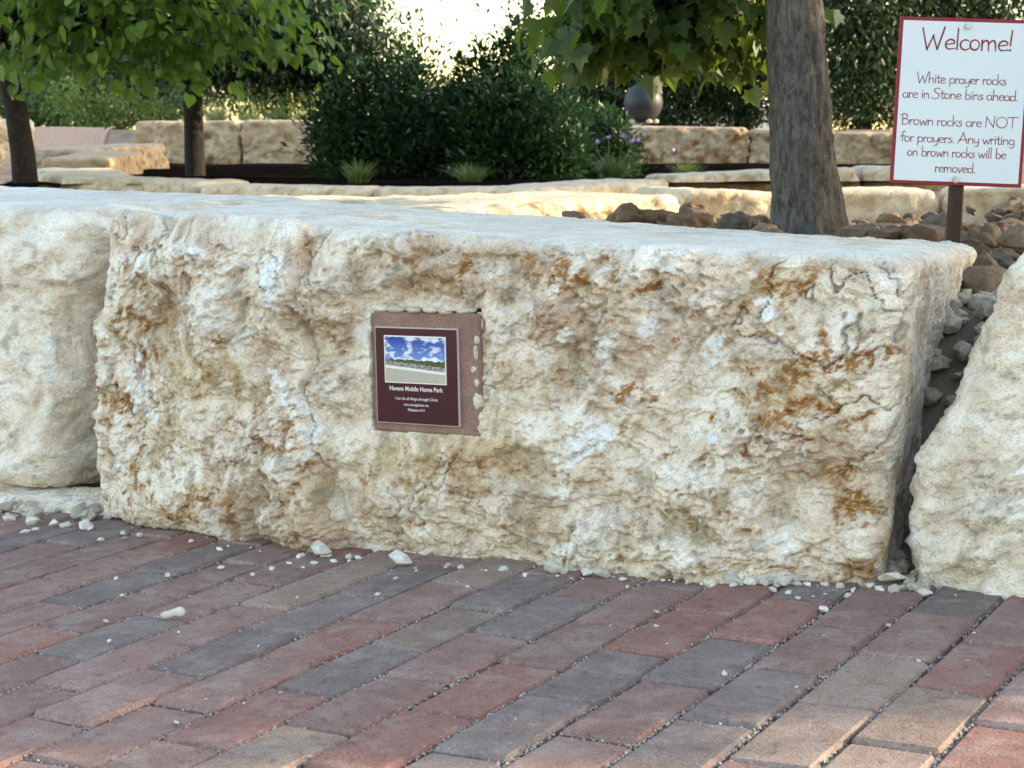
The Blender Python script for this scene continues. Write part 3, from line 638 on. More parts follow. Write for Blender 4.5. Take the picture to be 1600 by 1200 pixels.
tl, tr_, bl, br = at(1405.5, 29, YS), at(1606, 28, YS), at(1393, 287, YS), at(1601, 293, YS)
sw = (np.linalg.norm(tr_ - tl) + np.linalg.norm(br - bl)) / 2; sh_ = (np.linalg.norm(tl - bl) + np.linalg.norm(tr_ - br)) / 2; sc_ = (tl + tr_ + bl + br) / 4
M_SIGN = mat_simple('sign_white', (.60, .65, .71), rough=.45, var=(.63, .68, .74), scale=5); M_MAR = mat_simple('sign_maroon', (.22, .018, .035), rough=.45); M_POST = mat_simple('post_brown', (.030, .014, .011), rough=.6, var=(.05, .024, .018), scale=50)
M_STEEL = mat_simple('bolt_steel', (.45, .46, .48), rough=.4, metal=.9)
base_s = np.array([at(1493, 400, YS)[0], YS + .02, .36])
sign = thing('sign', base_s, 'white welcome sign with red border and lettering on a brown post', 'sign')
tilt = Matrix.Rotation(math.radians(2.0), 3, 'Y'); SMt = np.array(tilt) @ np.array(Matrix.Rotation(math.radians(-4), 3, 'Z'))
def sloc(o, d=(0, 0, 0)): o.matrix_local = Matrix.Translation(Vector((sc_ - base_s + SMt @ np.array(d)).tolist())) @ Matrix(SMt.tolist()).to_4x4(); return o
panel = sloc(link('panel', MB().box((0, 0, 0), sw, .004, sh_, None, .0012).mesh('panel'), sign, M_MAR))
o = link('white_face', MB().box((0, 0, 0), sw - .0145, .0016, sh_ - .0145).mesh('white_face'), panel, M_SIGN); o.location = (0, -.0022, 0)
for body, cz, cap, wid, lw in (('Welcome!', .315, .118, .735, .0036), ('White prayer rocks', .112, .060, .72, .0019), ('are in Stone bins ahead.', .020, .060, .93, .0019), ('Brown rocks are NOT', -.142, .062, .93, .0019),
                               ('for prayers. Any writing', -.243, .060, .92, .0019), ('on brown rocks will be', -.328, .060, .80, .0019), ('removed.', -.420, .060, .33, .0019)):
    mb = MB(); stroke_text(mb, body, 0, 0, cap * sh_, wid * (sw - .016), lw * sw / .26, 0)
    o = link('lettering', mb.mesh('lettering'), panel, M_MAR); o.location = (.0055 if body == 'Welcome!' else -.0015 if body != 'removed.' else -.002, -.0033, (cz) * sh_)
for dx, dz in ((.008, .452), (-.002, -.464)):
    mb = MB(); 
    for k in range(2): mb.tube([(0, -.001 - .003 * k, 0), (0, -.004 - .003 * k, 0)], [.0075 - .0025 * k, .0068 - .0025 * k], 12)
    o = link('bolt', mb.mesh('bolt', smooth=False), panel, M_STEEL); o.location = (dx * sw, -.002, dz * sh_)
mb = MB(); pt = sc_ + SMt @ np.array([0, .016, sh_ * .49]); pb = at(1492, 402, YS) + np.array([0, .018, 0]); dn = (pt - pb) / np.linalg.norm(pt - pb); pb2 = pb - dn * .12
mid_, hh = (pt + pb2) / 2, np.linalg.norm(pt - pb2)
mb.box((0, 0, 0), .026, .026, hh, None, .003); po = link('post', mb.mesh('post'), sign, M_POST); ax = np.cross([0, 1., 0], dn); ax /= np.linalg.norm(ax); Mp = np.stack([ax, np.cross(dn, ax), dn], 1)
po.matrix_local = Matrix.Translation(Vector((mid_ - base_s).tolist())) @ Matrix(Mp.tolist()).to_4x4()

# ================================================================== LEAVES AND TREES
def leaf_tpl(kind):
    if kind == 'heart':
        o = [(0, 0), (.20, -.10), (.44, .02), (.52, .26), (.42, .55), (.20, .82), (0, 1.02)]
    elif kind == 'maple':
        o = [(0, 0), (.14, .02), (.34, -.10), (.36, .10), (.62, .20), (.50, .36), (.56, .62), (.32, .58), (.18, .78), (0, 1.1)]
    else:
        o = [(0, 0), (.17, .3), (.17, .62), (0, 1.)]
    V = []; F = []
    fold = .22 if kind != 'oval' else .3
    for s in (1, -1):
        n0 = len(V); mid = [(0, q[1] if kind != 'maple' else min(max(q[1], 0), 1.1), 0) for q in o]
        V += [(s * q[0], q[1], abs(q[0]) * fold - .28 * q[1] ** 2 * .5) for q in o]
        c = len(V); V.append((0, .38, -.02))
        for i in range(len(o) - 1): F.append((n0 + i, n0 + i + 1, c) if s > 0 else (n0 + i + 1, n0 + i, c))
    return np.array(V) * [1, 1, 1], np.array(F)
def frames(n, rg, axis, spread, nrm=(0, 0, 1), nspread=.6):
    a = np.asarray(axis) + rg.normal(size=(n, 3)) * spread; a /= np.linalg.norm(a, axis=1, keepdims=True)
    q = np.asarray(nrm) + rg.normal(size=(n, 3)) * nspread; x = np.cross(a, q); x /= np.linalg.norm(x, axis=1, keepdims=True) + 1e-9; z = np.cross(x, a)
    return np.stack([x, a, z], 2)                                     # columns: side, along, normal
def bake(P, Fm, S, tpl):
    TV, TF = tpl; V = np.einsum('nij,kj->nki', Fm, TV) * S[:, None, None] + P[:, None, :]
    F = TF[None] + (np.arange(len(P)) * len(TV))[:, None, None]; return V.reshape(-1, 3), F.reshape(-1, 3)
TPL = {k: leaf_tpl(k) for k in ('heart', 'maple', 'oval')}
DIAM = (np.array([(0, 0, 0), (.2, .45, .05), (0, 1, -.08), (-.2, .45, .05)]), np.array([(0, 1, 2), (0, 2, 3)]))
def ell_pts(n, rg, c, r, shell=.5):
    d = rg.normal(size=(n, 3)); d /= np.linalg.norm(d, axis=1, keepdims=True); k = (shell + (1 - shell) * rg.rand(n)) ** .8
    return np.asarray(c) + d * k[:, None] * np.asarray(r), d
def make_tree(name, base, trunk_pts, trunk_r, crown, label, bark, leafm, tpl, lsize, n_clump, per, clump_r, seed, parts=0, cat='tree', group=None, extra_clumps=(), axis=(0, 0, -.6), spread=.7, keep=None, flat=.6, cmin=None, limbs=14, wob=.04, seg=12, ext_r=1., hi=0):
    rg = np.random.RandomState(seed); t = thing(name, base, label, cat, group); base = np.asarray(base, float)
    mb = MB(); tp = np.asarray(trunk_pts, float)
    if not hi: mb.tube(tp, trunk_r, seg, wob=wob)
    else:
        zz = np.linspace(tp[0, 2], tp[-1, 2], hi); ang = np.linspace(0, 2 * math.pi, 97)[:-1]; A, Z = np.meshgrid(ang, zz)
        cx, cy, rr = (np.interp(Z, tp[:, 2], q) for q in (tp[:, 0], tp[:, 1], np.broadcast_to(trunk_r, len(tp)) * 1.))
        Q = np.stack([np.cos(A).ravel() * .075, np.sin(A).ravel() * .075, Z.ravel()], 1)
        fis = fbm(Q * [42, 42, 9] + 3, 4, 301, .6); pl = chunk(Q * [1, 1, .45] + 5, .028, 310, .7, .8); fl_ = np.exp(-(Z - tp[0, 2]) / .11).ravel() * (.16 + .22 * np.cos(A.ravel() * 5 + 1 + 1.5 * noise(Q * 6, 7)))
        R2 = rr.ravel() * (1 + .07 * noise(Q * [9, 9, 5], 305) + fl_) + .006 * fis + .007 * (pl - .4)
        VV = np.stack([cx.ravel() + np.cos(A.ravel()) * R2, cy.ravel() + np.sin(A.ravel()) * R2, Z.ravel()], 1); i_ = np.arange(hi * 96).reshape(hi, 96); j_ = np.roll(i_, -1, 1)
        mb.add(VV, np.stack([i_[:-1], j_[:-1], j_[1:], i_[1:]], -1).reshape(-1, 4).tolist())
    cc, dirs = [], []
    for (c, r, k) in crown:
        p, d = ell_pts(int(n_clump * k), rg, c, r); cc.append(p); dirs.append(d)
    cc = np.concatenate(cc + ([np.array([q[:3] for q in extra_clumps])] if len(extra_clumps) else [])); 
    if cmin is not None: cc[:, 2] = np.maximum(cc[:, 2], cmin + .1 * rg.rand(len(cc)))
    if keep is not None: cc = cc[keep(cc)]
    top = tp[-1]; r0 = np.broadcast_to(trunk_r, len(tp))[-1]
    ids = list(rg.permutation(len(cc))[:limbs]) + list(range(len(cc) - len(extra_clumps), len(cc)))
    for i in ids:
        e = cc[i]; st = tp[-1] * rg.uniform(.7, 1.) + tp[-2] * 0; k = rg.uniform(.0, .3); st = tp[-1] * (1 - k) + tp[-2] * k
        md = (st + e) / 2 + np.array([0, 0, .12]) * np.linalg.norm(e - st) + rg.normal(size=3) * .05
        mb.tube([st, st * .6 + md * .4 + rg.normal(size=3) * .02, md, md * .4 + e * .6, e], np.array([.42, .34, .25, .16, .06]) * r0, 6, False)
    link('trunk', mb.mesh('trunk', base, True), t, bark)
    n = len(cc) * per; which = np.repeat(np.arange(len(cc)), per)
    cr = clump_r * (.7 + .6 * rg.rand(len(cc)))
    if len(extra_clumps): cr[-len(extra_clumps):] *= ext_r
    P = cc[which] + rg.normal(size=(n, 3)) * cr[which][:, None] * [1, 1, flat]
    mid = cc.mean(0); out = P - mid; out /= np.linalg.norm(out, axis=1, keepdims=True)
    Fm = frames(n, rg, np.asarray(axis), spread); Fm = frames_mix(n, rg, out, axis, spread)
    S = lsize * (.65 + .6 * rg.rand(n))
    sel = np.zeros(n, bool)
    if parts:
        px, py = proj(P); vis = (px > -20) & (px < 1620) & (py < 1200) & (py > -30) & (P[:, 1] > .5)
        dist = np.linalg.norm(P - CAM, axis=1); order = np.argsort(np.where(vis, dist / S, 1e9)); sel[order[:min(parts, vis.sum())]] = True
    V, F = bake(P[~sel], Fm[~sel], S[~sel], tpl); cr_o = link('crown', mesh_np('crown', V - base, F), t, leafm, kind='stuff' )
    if parts:
        TV, TF = tpl; me = mesh_np('leaf', TV, TF); me.materials.append(leafm)
        for i in np.where(sel)[0]:
            o = link('leaf', me, cr_o); M = Matrix((Fm[i] * S[i]).tolist()).to_4x4(); M.translation = Vector((P[i] - base).tolist()); o.matrix_local = M
    return t
def frames_mix(n, rg, out, axis, spread):
    a = np.asarray(axis) + out * .5 + rg.normal(size=(n, 3)) * spread; a /= np.linalg.norm(a, axis=1, keepdims=True)
    q = np.array([0, 0, 1.]) + out * .6 + rg.normal(size=(n, 3)) * .5; x = np.cross(a, q); x /= np.linalg.norm(x, axis=1, keepdims=True) + 1e-9; z = np.cross(x, a)
    return np.stack([x, a, z], 2)
L_RED = mat_leaf('redbud_leaf', (.032, .080, .012), (.110, .200, .030), .45, .5, (.26, .42, .05))
L_MAP = mat_leaf('maple_leaf', (.014, .038, .009), (.042, .088, .016), .38, .45, (.30, .42, .04))
L_OAK = mat_leaf('oak_leaf', (.012, .030, .010), (.040, .075, .022), .22, .45)
L_SHR = mat_leaf('shrub_leaf', (.010, .032, .012), (.032, .080, .024), .22, .4)
L_BG = mat_leaf('light_leaf', (.050, .10, .020), (.13, .20, .045), .38, .55, (.40, .50, .10))
L_CED = mat_leaf('cedar_leaf', (.018, .045, .016), (.050, .095, .028), .2, .6)
B_DARK = mat_bark('dark_bark', (.009, .007, .006), (.028, .021, .017)); B_MAP = mat_bark('grey_bark', (.050, .045, .041), (.170, .158, .146), 40, .02)

# thick maple by the sign
mp0 = at(1262, 375, 3.95); tp = [at(1263, 400, 3.95) - [0, 0, .06], at(1262, 372, 3.95), at(1257, 300, 3.95), at(1249, 150, 3.95), at(1240, 0, 3.95), at(1232, -150, 3.95), at(1230, -330, 3.95)]
mb_r = np.array([.108, .088, .077, .068, .064, .060, .052])
ext = []
rg = np.random.RandomState(5)
for (x, y, Y) in [(925, 95, 4.1), (945, 110, 4.2), (960, 70, 4.0), (955, 120, 4.3), (985, 130, 4.2), (1000, 40, 4.2), (1010, 95, 4.4), (1030, 135, 4.2), (1040, 20, 4.1), (1060, 75, 4.3), (1080, 20, 4.4), (1100, 60, 4.2), (1110, 100, 4.5), (1130, 25, 4.1), (1150, 60, 4.3),
                  (1165, 95, 4.4), (1000, -20, 4.2), (1080, -30, 4.3), (1160, 0, 4.2), (970, 10, 4.5), (1120, -60, 4.0), (960, 128, 4.25), (1180, 30, 4.6)]:
    ext.append(at(x, y - (80 if 940 < x < 1060 else 30), Y))
make_tree('maple_tree', (mp0[0], mp0[1], .37), tp, mb_r, [((.62, 3.95, 2.15), (1.15, 1.1, .95), 1.)], 'thick grey barked maple rising from the brown rocks beside the sign', B_MAP, L_MAP, TPL['maple'], .050, 95, 48, .17, 11, parts=300, ext_r=.34,
          extra_clumps=ext * 2, axis=(0, -.15, -.75), spread=.5, hi=230, keep=lambda c: ((c[:, 2] > 1.32) & ~((c[:, 0] > .95) & (c[:, 2] < 1.75))) | (np.arange(len(c)) >= len(c) - 2 * len(ext)))
# leaning redbud on the left
b0 = at(42, 312, 8.5); tp = [b0 - [0, 0, .1], at(42, 310, 8.5), at(36, 240, 8.5), at(24, 165, 8.5), at(12, 120, 8.5), at(5, 60, 8.45)]
ext = [at(x, y - 24, Y) for (x, y, Y) in [(60, 90, 8.2), (110, 100, 8.1), (150, 60, 8.0), (200, 85, 8.1), (240, 40, 8.0), (270, 90, 8.3), (300, 55, 8.1), (330, 100, 8.2), (350, 30, 8.0), (380, 80, 8.3), (410, 20, 8.2), (440, 85, 8.3), (180, 20, 8.0), (90, 40, 8.1), (30, 60, 8.0),
                                     (20, 100, 8.2), (300, 10, 8.2), (60, 118, 8.2), (190, 118, 8.3), (250, 125, 8.3), (310, 118, 8.3), (220, 110, 8.4), (140, 125, 8.5), (390, 50, 8.1), (460, 90, 8.4), (120, 10, 7.9), (40, 15, 7.9), (260, 0, 7.9), (370, -10, 8.)]]
make_tree('redbud_tree', (b0[0], b0[1], terr(b0[0], b0[1])), tp, [.075, .064, .058, .055, .052, .04], [((-1.95, 8.3, 1.95), (1.15, 1.1, .75), 1.)], 'leaning tree with bright heart shaped leaves at the left edge', B_DARK, L_RED, TPL['heart'], .060, 80, 34, .15, 12, parts=300, ext_r=.8, extra_clumps=ext,
          axis=(.2, -.3, -.7), spread=.55)
# oak with the second trunk
b0 = at(305, 286, 10.8); tp = [b0 - [0, 0, .1], b0, at(303, 220, 10.8), at(301, 150, 10.8), at(300, 100, 10.8), at(302, 20, 10.8)]
ext = [at(x, y, Y) for (x, y, Y) in [(250, 130, 10.6), (350, 120, 10.5), (420, 110, 10.5), (480, 100, 10.4), (520, 60, 10.4), (560, 40, 10.4), (460, 40, 10.3), (510, 110, 10.5), (400, 60, 10.4), (540, 10, 10.4), (200, 130, 10.9), (300, 110, 10.3), (370, 150, 10.7), (430, 150, 10.7), (440, 10, 10.3), (480, 60, 10.3), (500, 20, 10.2), (520, 90, 10.3), (550, 70, 10.3), (560, 110, 10.4), (470, 120, 10.4), (420, 80, 10.3)]]
make_tree('oak_tree', (b0[0], b0[1], terr(b0[0], b0[1])), tp, [.075, .066, .062, .058, .055, .045], [((-1.75, 10.9, 2.3), (.95, 1.1, 1.05), 1.)], 'dark tree with straight trunk standing in the mulch bed', B_DARK, L_OAK, DIAM, .055, 200, 150, .15, 13, extra_clumps=ext * 4, cmin=1.15)

# ---- shrubs: leafy upright shoots
def make_shrub(name, base, shoots, label, leafm, lsize, seed, cat='shrub', dens=60, tpl=DIAM, group=None, w=.12):
    rg = np.random.RandomState(seed); base = np.asarray(base, float); t = thing(name, base, label, cat, group); mb = MB(); PP = []; AA = []
    for e in shoots:
        e = np.asarray(e, float); ln = np.linalg.norm(e - base); r0 = base + np.array([(e - base)[0] * .25, (e - base)[1] * .25, 0]) + rg.normal(size=3) * [.04, .04, 0]
        md = (r0 + e) / 2 + rg.normal(size=3) * .03 + np.array([(e - base)[0], (e - base)[1], 0]) * .18
        ks = np.linspace(0, 1, 6); pts = [(1 - k) ** 2 * r0 + 2 * k * (1 - k) * md + k * k * e for k in ks]; mb.tube(pts, np.linspace(.007, .002, 6), 4, False)
        k = .12 + .88 * rg.rand(dens) ** .75; p = ((1 - k) ** 2)[:, None] * r0 + (2 * k * (1 - k))[:, None] * md + (k * k)[:, None] * e
        off = rg.normal(size=(dens, 3)) * w * (1.05 - .85 * k)[:, None]; off[:, 2] *= .6
        PP.append(p + off); dr = (e - md) / np.linalg.norm(e - md); AA.append(off / (np.linalg.norm(off, axis=1, keepdims=True) + 1e-6) * .9 + dr * .7)
    P = np.concatenate(PP); A = np.concatenate(AA) + rg.normal(size=(len(P), 3)) * .35; A /= np.linalg.norm(A, axis=1, keepdims=True)
    q = rg.normal(size=A.shape) * .5 + [0, 0, .8]; x = np.cross(A, q); x /= np.linalg.norm(x, axis=1, keepdims=True); Fm = np.stack([x, A, np.cross(x, A)], 2)
    P[:, 2] = np.maximum(P[:, 2], base[2] + .02)
    V, F = bake(P, Fm, lsize * (.6 + .7 * rg.rand(len(P))), tpl)
    link('stem', mb.mesh('stem', base), t, B_DARK); link('foliage', mesh_np('foliage', V - base, F), t, leafm, kind='stuff'); return t
def shoots_px(outline, Y, n, seed, dy=.35):
    """shoot tips spread under a silhouette given in pixels"""
    rg = np.random.RandomState(seed); xs_, ys_ = zip(*outline); out = []
    for i in range(n):
        x = rg.uniform(xs_[0], xs_[-1]); top = np.interp(x, xs_, ys_); k = rg.rand() ** 1.8 * .75; y = top + (278 - top) * k
        out.append(at(x, y, Y + rg.uniform(-dy, dy)))
    return out
def gz_(x, y): return float(terr(np.array([x]), np.array([y]))[0])
b = at(605, 286, 10.2)
sh1 = shoots_px([(488, 200), (505, 140), (540, 95), (590, 90), (625, 85), (645, 60), (665, 110), (690, 120), (715, 135), (725, 165)], 10.2, 170, 1) + [at(643, 25, 10.2), at(655, 60, 10.1), at(686, 72, 10.2), at(632, 60, 10.3)]
make_shrub('evergreen_shrub', (b[0], 10.2, gz_(b[0], 10.2)), sh1, 'dense dark evergreen shrub left of centre in front of the back wall', L_SHR, .05, 1, dens=95)
b = at(820, 288, 10.0)
sh2 = shoots_px([(705, 170), (725, 125), (745, 125), (760, 105), (780, 135), (800, 110), (815, 85), (830, 120), (850, 125), (870, 150), (885, 140), (900, 170), (915, 200)], 10.0, 160, 2) + [at(*q, 10.0) for q in ((803, 32), (812, 28), (752, 58), (716, 78), (786, 45), (822, 60), (765, 90), (845, 85), (885, 90), (740, 80), (806, 55), (818, 45), (760, 72), (870, 105), (730, 100), (796, 70))]
for e in list(sh2[-16:]): sh2.extend([e - [.012, 0, .03], e + [.015, .02, -.05]])
make_shrub('evergreen_shrub', (b[0], 10.0, gz_(b[0], 10.)), sh2, 'dark evergreen shrub in the centre with tall sprigs against the sky', L_SHR, .05, 2, dens=95)
b = at(935, 284, 10.4)
make_shrub('evergreen_shrub', (b[0], 10.4, gz_(b[0], 10.4)), shoots_px([(885, 190), (905, 165), (930, 172), (950, 165), (975, 180), (985, 220)], 10.4, 80, 3, .25), 'low dark evergreen shrub at the right end of the shrub row', L_SHR, .045, 3, dens=80)

# ---- ornamental grass clumps
L_GR = mat_leaf('grass_blade', (.030, .055, .014), (.085, .12, .036), .3, .5, (.35, .45, .12)); M_PUR = mat_simple('purple_petal', (.42, .30, .62), rough=.6)
L_STRAW = mat_leaf('straw_blade', (.16, .19, .06), (.34, .34, .14), .35, .6, (.5, .5, .2))
def make_grass(px, py, Y, h, spread, n, seed, label, leafm=L_GR, flowers=0, wb=.006):
    rg = np.random.RandomState(seed); b = at(px, py, Y); b[2] = gz_(b[0], b[1]) + .03; t = thing('grass_clump', b, label, 'grass clump'); mb = MB()
    for i in range(n):
        a = rg.uniform(0, 6.283); r = rg.rand() ** .7 * spread; d = np.array([math.cos(a), math.sin(a), 0]); L_ = h * rg.uniform(.6, 1.08); s = b + d * rg.rand() * .05; V = []; sd = np.array([-d[1], d[0], 0])
        for k in (0, .35, .7, 1.):
            c = s + d * r * k ** 1.7 + np.array([0, 0, L_ * (k - .22 * k * k * r / spread)]); w_ = wb * (1 - k * .9); V += [c + sd * w_, c - sd * w_]
        mb.add(V, [(0, 1, 3, 2), (2, 3, 5, 4), (4, 5, 7, 6)])
    link('blades', mb.mesh('blades', b), t, leafm, kind='stuff')
    for i in range(flowers):
        a = rg.uniform(0, 6.283); d = np.array([math.cos(a), math.sin(a), 0]); e = b + d * rg.uniform(.02, .14) + [0, 0, h * rg.uniform(1.05, 1.5)]; m2 = MB().tube([b, (b + e) / 2 + d * .01, e], .0025, 4)
        st = link('flower_stalk', m2.mesh('flower_stalk', b), t, L_GR); m3 = MB()
        for j in range(9):
            q = rg.normal(size=3); q /= np.linalg.norm(q); q[2] = abs(q[2]); x = np.cross(q, [.3, .2, .9]); x /= np.linalg.norm(x); m3.add([e, e + q * .02 + x * .008, e + q * .034, e + q * .02 - x * .008], [(0, 1, 2, 3)])
        link('flower_head', m3.mesh('flower_head', b), st, M_PUR)
make_grass(560, 287, 8.6, .14, .12, 130, 1, 'small green grass clump before the left dark shrub')
make_grass(735, 288, 8.7, .12, .16, 150, 2, 'spreading green grass clump before the middle shrub')
make_grass(955, 281, 9.0, .17, .15, 220, 3, 'full green grass clump with purple flowers beside the shrubs', flowers=5)
make_grass(1075, 268, 10.6, .13, .14, 130, 4, 'faint grass clump with a purple flower below the brown back wall', flowers=1)
for i, (px, py, Y, h, s_) in enumerate([(388, 187, 18.5, .17, .2), (436, 186, 18.3, .22, .28), (470, 187, 18.8, .2, .2), (340, 188, 19, .3, .3)]):
    make_grass(px, py, Y, h, s_, 160, 20 + i, ('small', 'broad', 'narrow', 'tall feathery')[i] + ' sunlit grass tuft above the left back wall' + ('', ' near its middle', ' next to the shrub', ' near the second trunk')[i], L_STRAW if i != 1 else L_GR, wb=.009)
# ---- background trees and bushes
def bg_tree(name, px, Y, h, rx, label, leafm, seed, zc=None, lsize=.09, n=150, per=70, cat='tree', cl=.3, ry=None, bare=.35):
    x = at(px, 240, Y)[0]; z0 = gz_(x, Y); rg = np.random.RandomState(seed)
    make_tree(name, (x, Y, z0), [(x, Y, z0 - .1), (x + .03, Y, z0 + h * .2), (x - .04, Y, z0 + h * .45), (x + .05, Y, z0 + h * .75)], [h * .032, h * .027, h * .022, h * .01],
              [((x, Y, z0 + h * (bare + (1 - bare) / 2)), (rx, ry or rx, h * (1 - bare) / 2), 1.)], label, B_DARK, leafm, DIAM, lsize, n, per, cl, seed, cat=cat, limbs=10, seg=8)
bg_tree('oak_tree', 1020, 19, 3.0, 1.2, 'dark tree behind the stone globe', L_OAK, 30, lsize=.085, bare=.06, n=230, per=110)
bg_tree('oak_tree', 1160, 20.5, 3.6, 1.3, 'dark tree left of the thick trunk beyond the back wall', L_OAK, 31, lsize=.085, bare=.06, n=230, per=110)
bg_tree('oak_tree', 1345, 18.6, 3.4, 1.1, 'dark tree filling the gap between thick trunk and sign', L_OAK, 32, lsize=.08, bare=.04, n=260, per=120)
bg_tree('oak_tree', 1520, 19.5, 3.6, 1.3, 'dark tree behind the welcome sign', L_OAK, 33, lsize=.085, bare=.06, n=230, per=110)
bg_tree('cedar_tree', 150, 24, 3.6, 1.5, 'broad green tree far behind the left low wall', L_CED, 34, bare=.02, lsize=.10, n=240, per=100)
bg_tree('cedar_tree', 30, 25, 4.0, 1.5, 'green tree far behind the leaning trunk', L_CED, 35, bare=.02, lsize=.10, n=240, per=100)
bg_tree('cedar_tree', 300, 26, 3.9, 1.5, 'green tree far behind the second trunk', L_CED, 36, bare=.02, lsize=.10, n=240, per=100)
bg_tree('cedar_tree', 440, 29, 3.4, 1.4, 'hazy green tree far behind the left back wall', L_BG, 37, bare=.02, lsize=.10, n=240, per=100)
for i, (px, Y, h, rx) in enumerate([(75, 20.5, .62, .5), (130, 20, .55, .5), (190, 20.4, .5, .55), (250, 20.8, .72, .5), (20, 20, .7, .5)]):
    bg_tree('leafy_bush', px, Y, h, rx, ('sunlit bush right of the leaning trunk', 'low bush above the middle of the orange stained wall', 'low bush above the right end of the orange stained wall', 'rounded bush left of the second trunk', 'bush behind the leaning trunk')[i], L_BG if i in (1, 2) else L_CED, 50 + i, lsize=.06, n=45, per=60, cat='bush', cl=.12, bare=0.)
for i, (px, Y, h, rx) in enumerate([(1075, 18.7, .62, .42), (1150, 18.9, .80, .45), (1335, 18.0, .75, .40), (1395, 18.2, .9, .45), (940, 19.5, .7, .4)]):
    bg_tree('leafy_bush', px, Y, h, rx, ('dark bush right of the stone globe', 'dark bush left of the thick trunk above the brown wall', 'dark bush right of the thick trunk above the mossy wall', 'dark bush by the left edge of the sign', 'dark bush left of the stone globe')[i], L_OAK, 80 + i, lsize=.055, n=60, per=70, cat='bush', cl=.12, bare=0.)
for i, (px, Y, h, rx) in enumerate([(690, 60, 1.7, 1.2), (905, 55, 1.6, 1.2)]):
    bg_tree('far_tree', px, Y, h, rx, ('pale distant tree seen between the two shrubs', 'pale distant tree right of the tall sprigs')[i], L_BG, 60 + i, lsize=.16, n=70, per=40, cl=.35, bare=.05)
# shade trees right of and behind the viewpoint, outside the picture
for i, (x, y, h, rx, bare) in enumerate([(3.9, 3.4, 3.3, 1.15, .10), (5.9, .2, 3.8, .9, .25), (5.6, 3.4, 3.9, .9, .25), (4.9, 8.7, 4.4, 1.35, .2), (5.9, 13.6, 5.4, 1.6, .2)]):
    z0 = gz_(x, y); make_tree('maple_tree', (x, y, z0), [(x, y, z0 - .1), (x, y + .03, z0 + h * .25), (x + .04, y, z0 + h * .5), (x, y, z0 + h * .8)], [.09, .08, .06, .03], [((x, y, z0 + h * (bare + (1 - bare) / 2)), (rx, rx * .9, h * (1 - bare) / 2), 1.)],
                              ('shade tree beside the plaza nearest the plaque block', 'shade tree to the right of the brown rock bed', 'shade tree at the right behind the viewpoint', 'shade tree right of the upper tier blocks', 'tall shade tree right of the mulch bed')[i], B_MAP, L_MAP, TPL['maple'], .10 if i < 3 else .15, 190, 34, .20, 70 + i, limbs=10, axis=(0, 0, -.7), spread=.6)

# ================================================================== STONE GLOBE, FAR HOUSE
gp = at(1005, 190, 16.45); gp[2] = at(1005, 194, 16.3)[2] + .01; globe = thing('stone_globe', gp, 'dark grey stone globe resting on the back wall', 'globe')
M_GLB = mat_simple('dark_granite', (.016, .018, .024), var=(.038, .040, .050), scale=90, rough=.5, spec=.35)
import bmesh
bm = bmesh.new(); bmesh.ops.create_uvsphere(bm, u_segments=48, v_segments=28, radius=.185); bmesh.ops.translate(bm, verts=bm.verts, vec=(0, 0, .195)); me = bpy.data.meshes.new('ball'); bm.to_mesh(me); bm.free(); me.polygons.foreach_set('use_smooth', [True] * len(me.polygons)); link('ball', me, globe, M_GLB)
link('foot_ring', MB().tube([(0, 0, 0), (0, 0, .014), (0, 0, .03)], [.085, .08, .06], 24).mesh('foot_ring'), globe, M_GLB)
for k, a in enumerate((-2.6, -1.2, -.5)):
    o = link('chock', blob_mesh('chock', (.03, .025, .022), 300 + k, 2, .2), globe, M_CHIP); o.location = (math.cos(a) * .13, math.sin(a) * .13, .018)
hb = at(1040, 200, 58); hz0 = gz_(hb[0], 58); house = thing('house', (hb[0], 58, hz0), 'pale low house with a white roof edge far beyond the stone globe', 'house')
M_HW = mat_simple('house_wall', (.52, .49, .44), var=(.58, .55, .50), scale=3); M_HR = mat_simple('house_roof', (.62, .62, .60), var=(.70, .70, .68), scale=4); M_GLS = mat_simple('window_glass', (.02, .025, .03), rough=.1, spec=.6)
xl, xr = at(926, 200, 58)[0], at(1215, 200, 58)[0]; zr = at(940, 172, 58)[2]; W_ = xr - xl
link('wall', MB().box(((xl + xr) / 2 - hb[0], 2, (zr - hz0) / 2 - .15), W_ - .5, 4, zr - hz0 + .3).mesh('wall'), house, M_HW)
link('roof', MB().add([(xl - hb[0] - .1, -.35, zr - hz0 + .005), (xr - hb[0] + .1, -.35, zr - hz0 + .005), (xr - hb[0] + .1, 4.35, zr - hz0 + .005), (xl - hb[0] - .1, 4.35, zr - hz0 + .005), (xl - hb[0] + .6, 2, zr - hz0 + .36), (xr - hb[0] - .6, 2, zr - hz0 + .36)], [(0, 1, 5, 4), (1, 2, 5), (2, 3, 4, 5), (3, 0, 4), (3, 2, 1, 0)]).mesh('roof'), house, M_HR)
for k in range(4):
    wn = link('window', MB().box((0, 0, 0), .5, .06, .5).mesh('window'), house, M_HR); wn.location = (xl - hb[0] + .9 + k * (W_ - 1.8) / 3, -.01, (zr - hz0) * .55)
    link('pane', MB().box((0, -.035, 0), .42, .01, .42).mesh('pane'), wn, M_GLS)

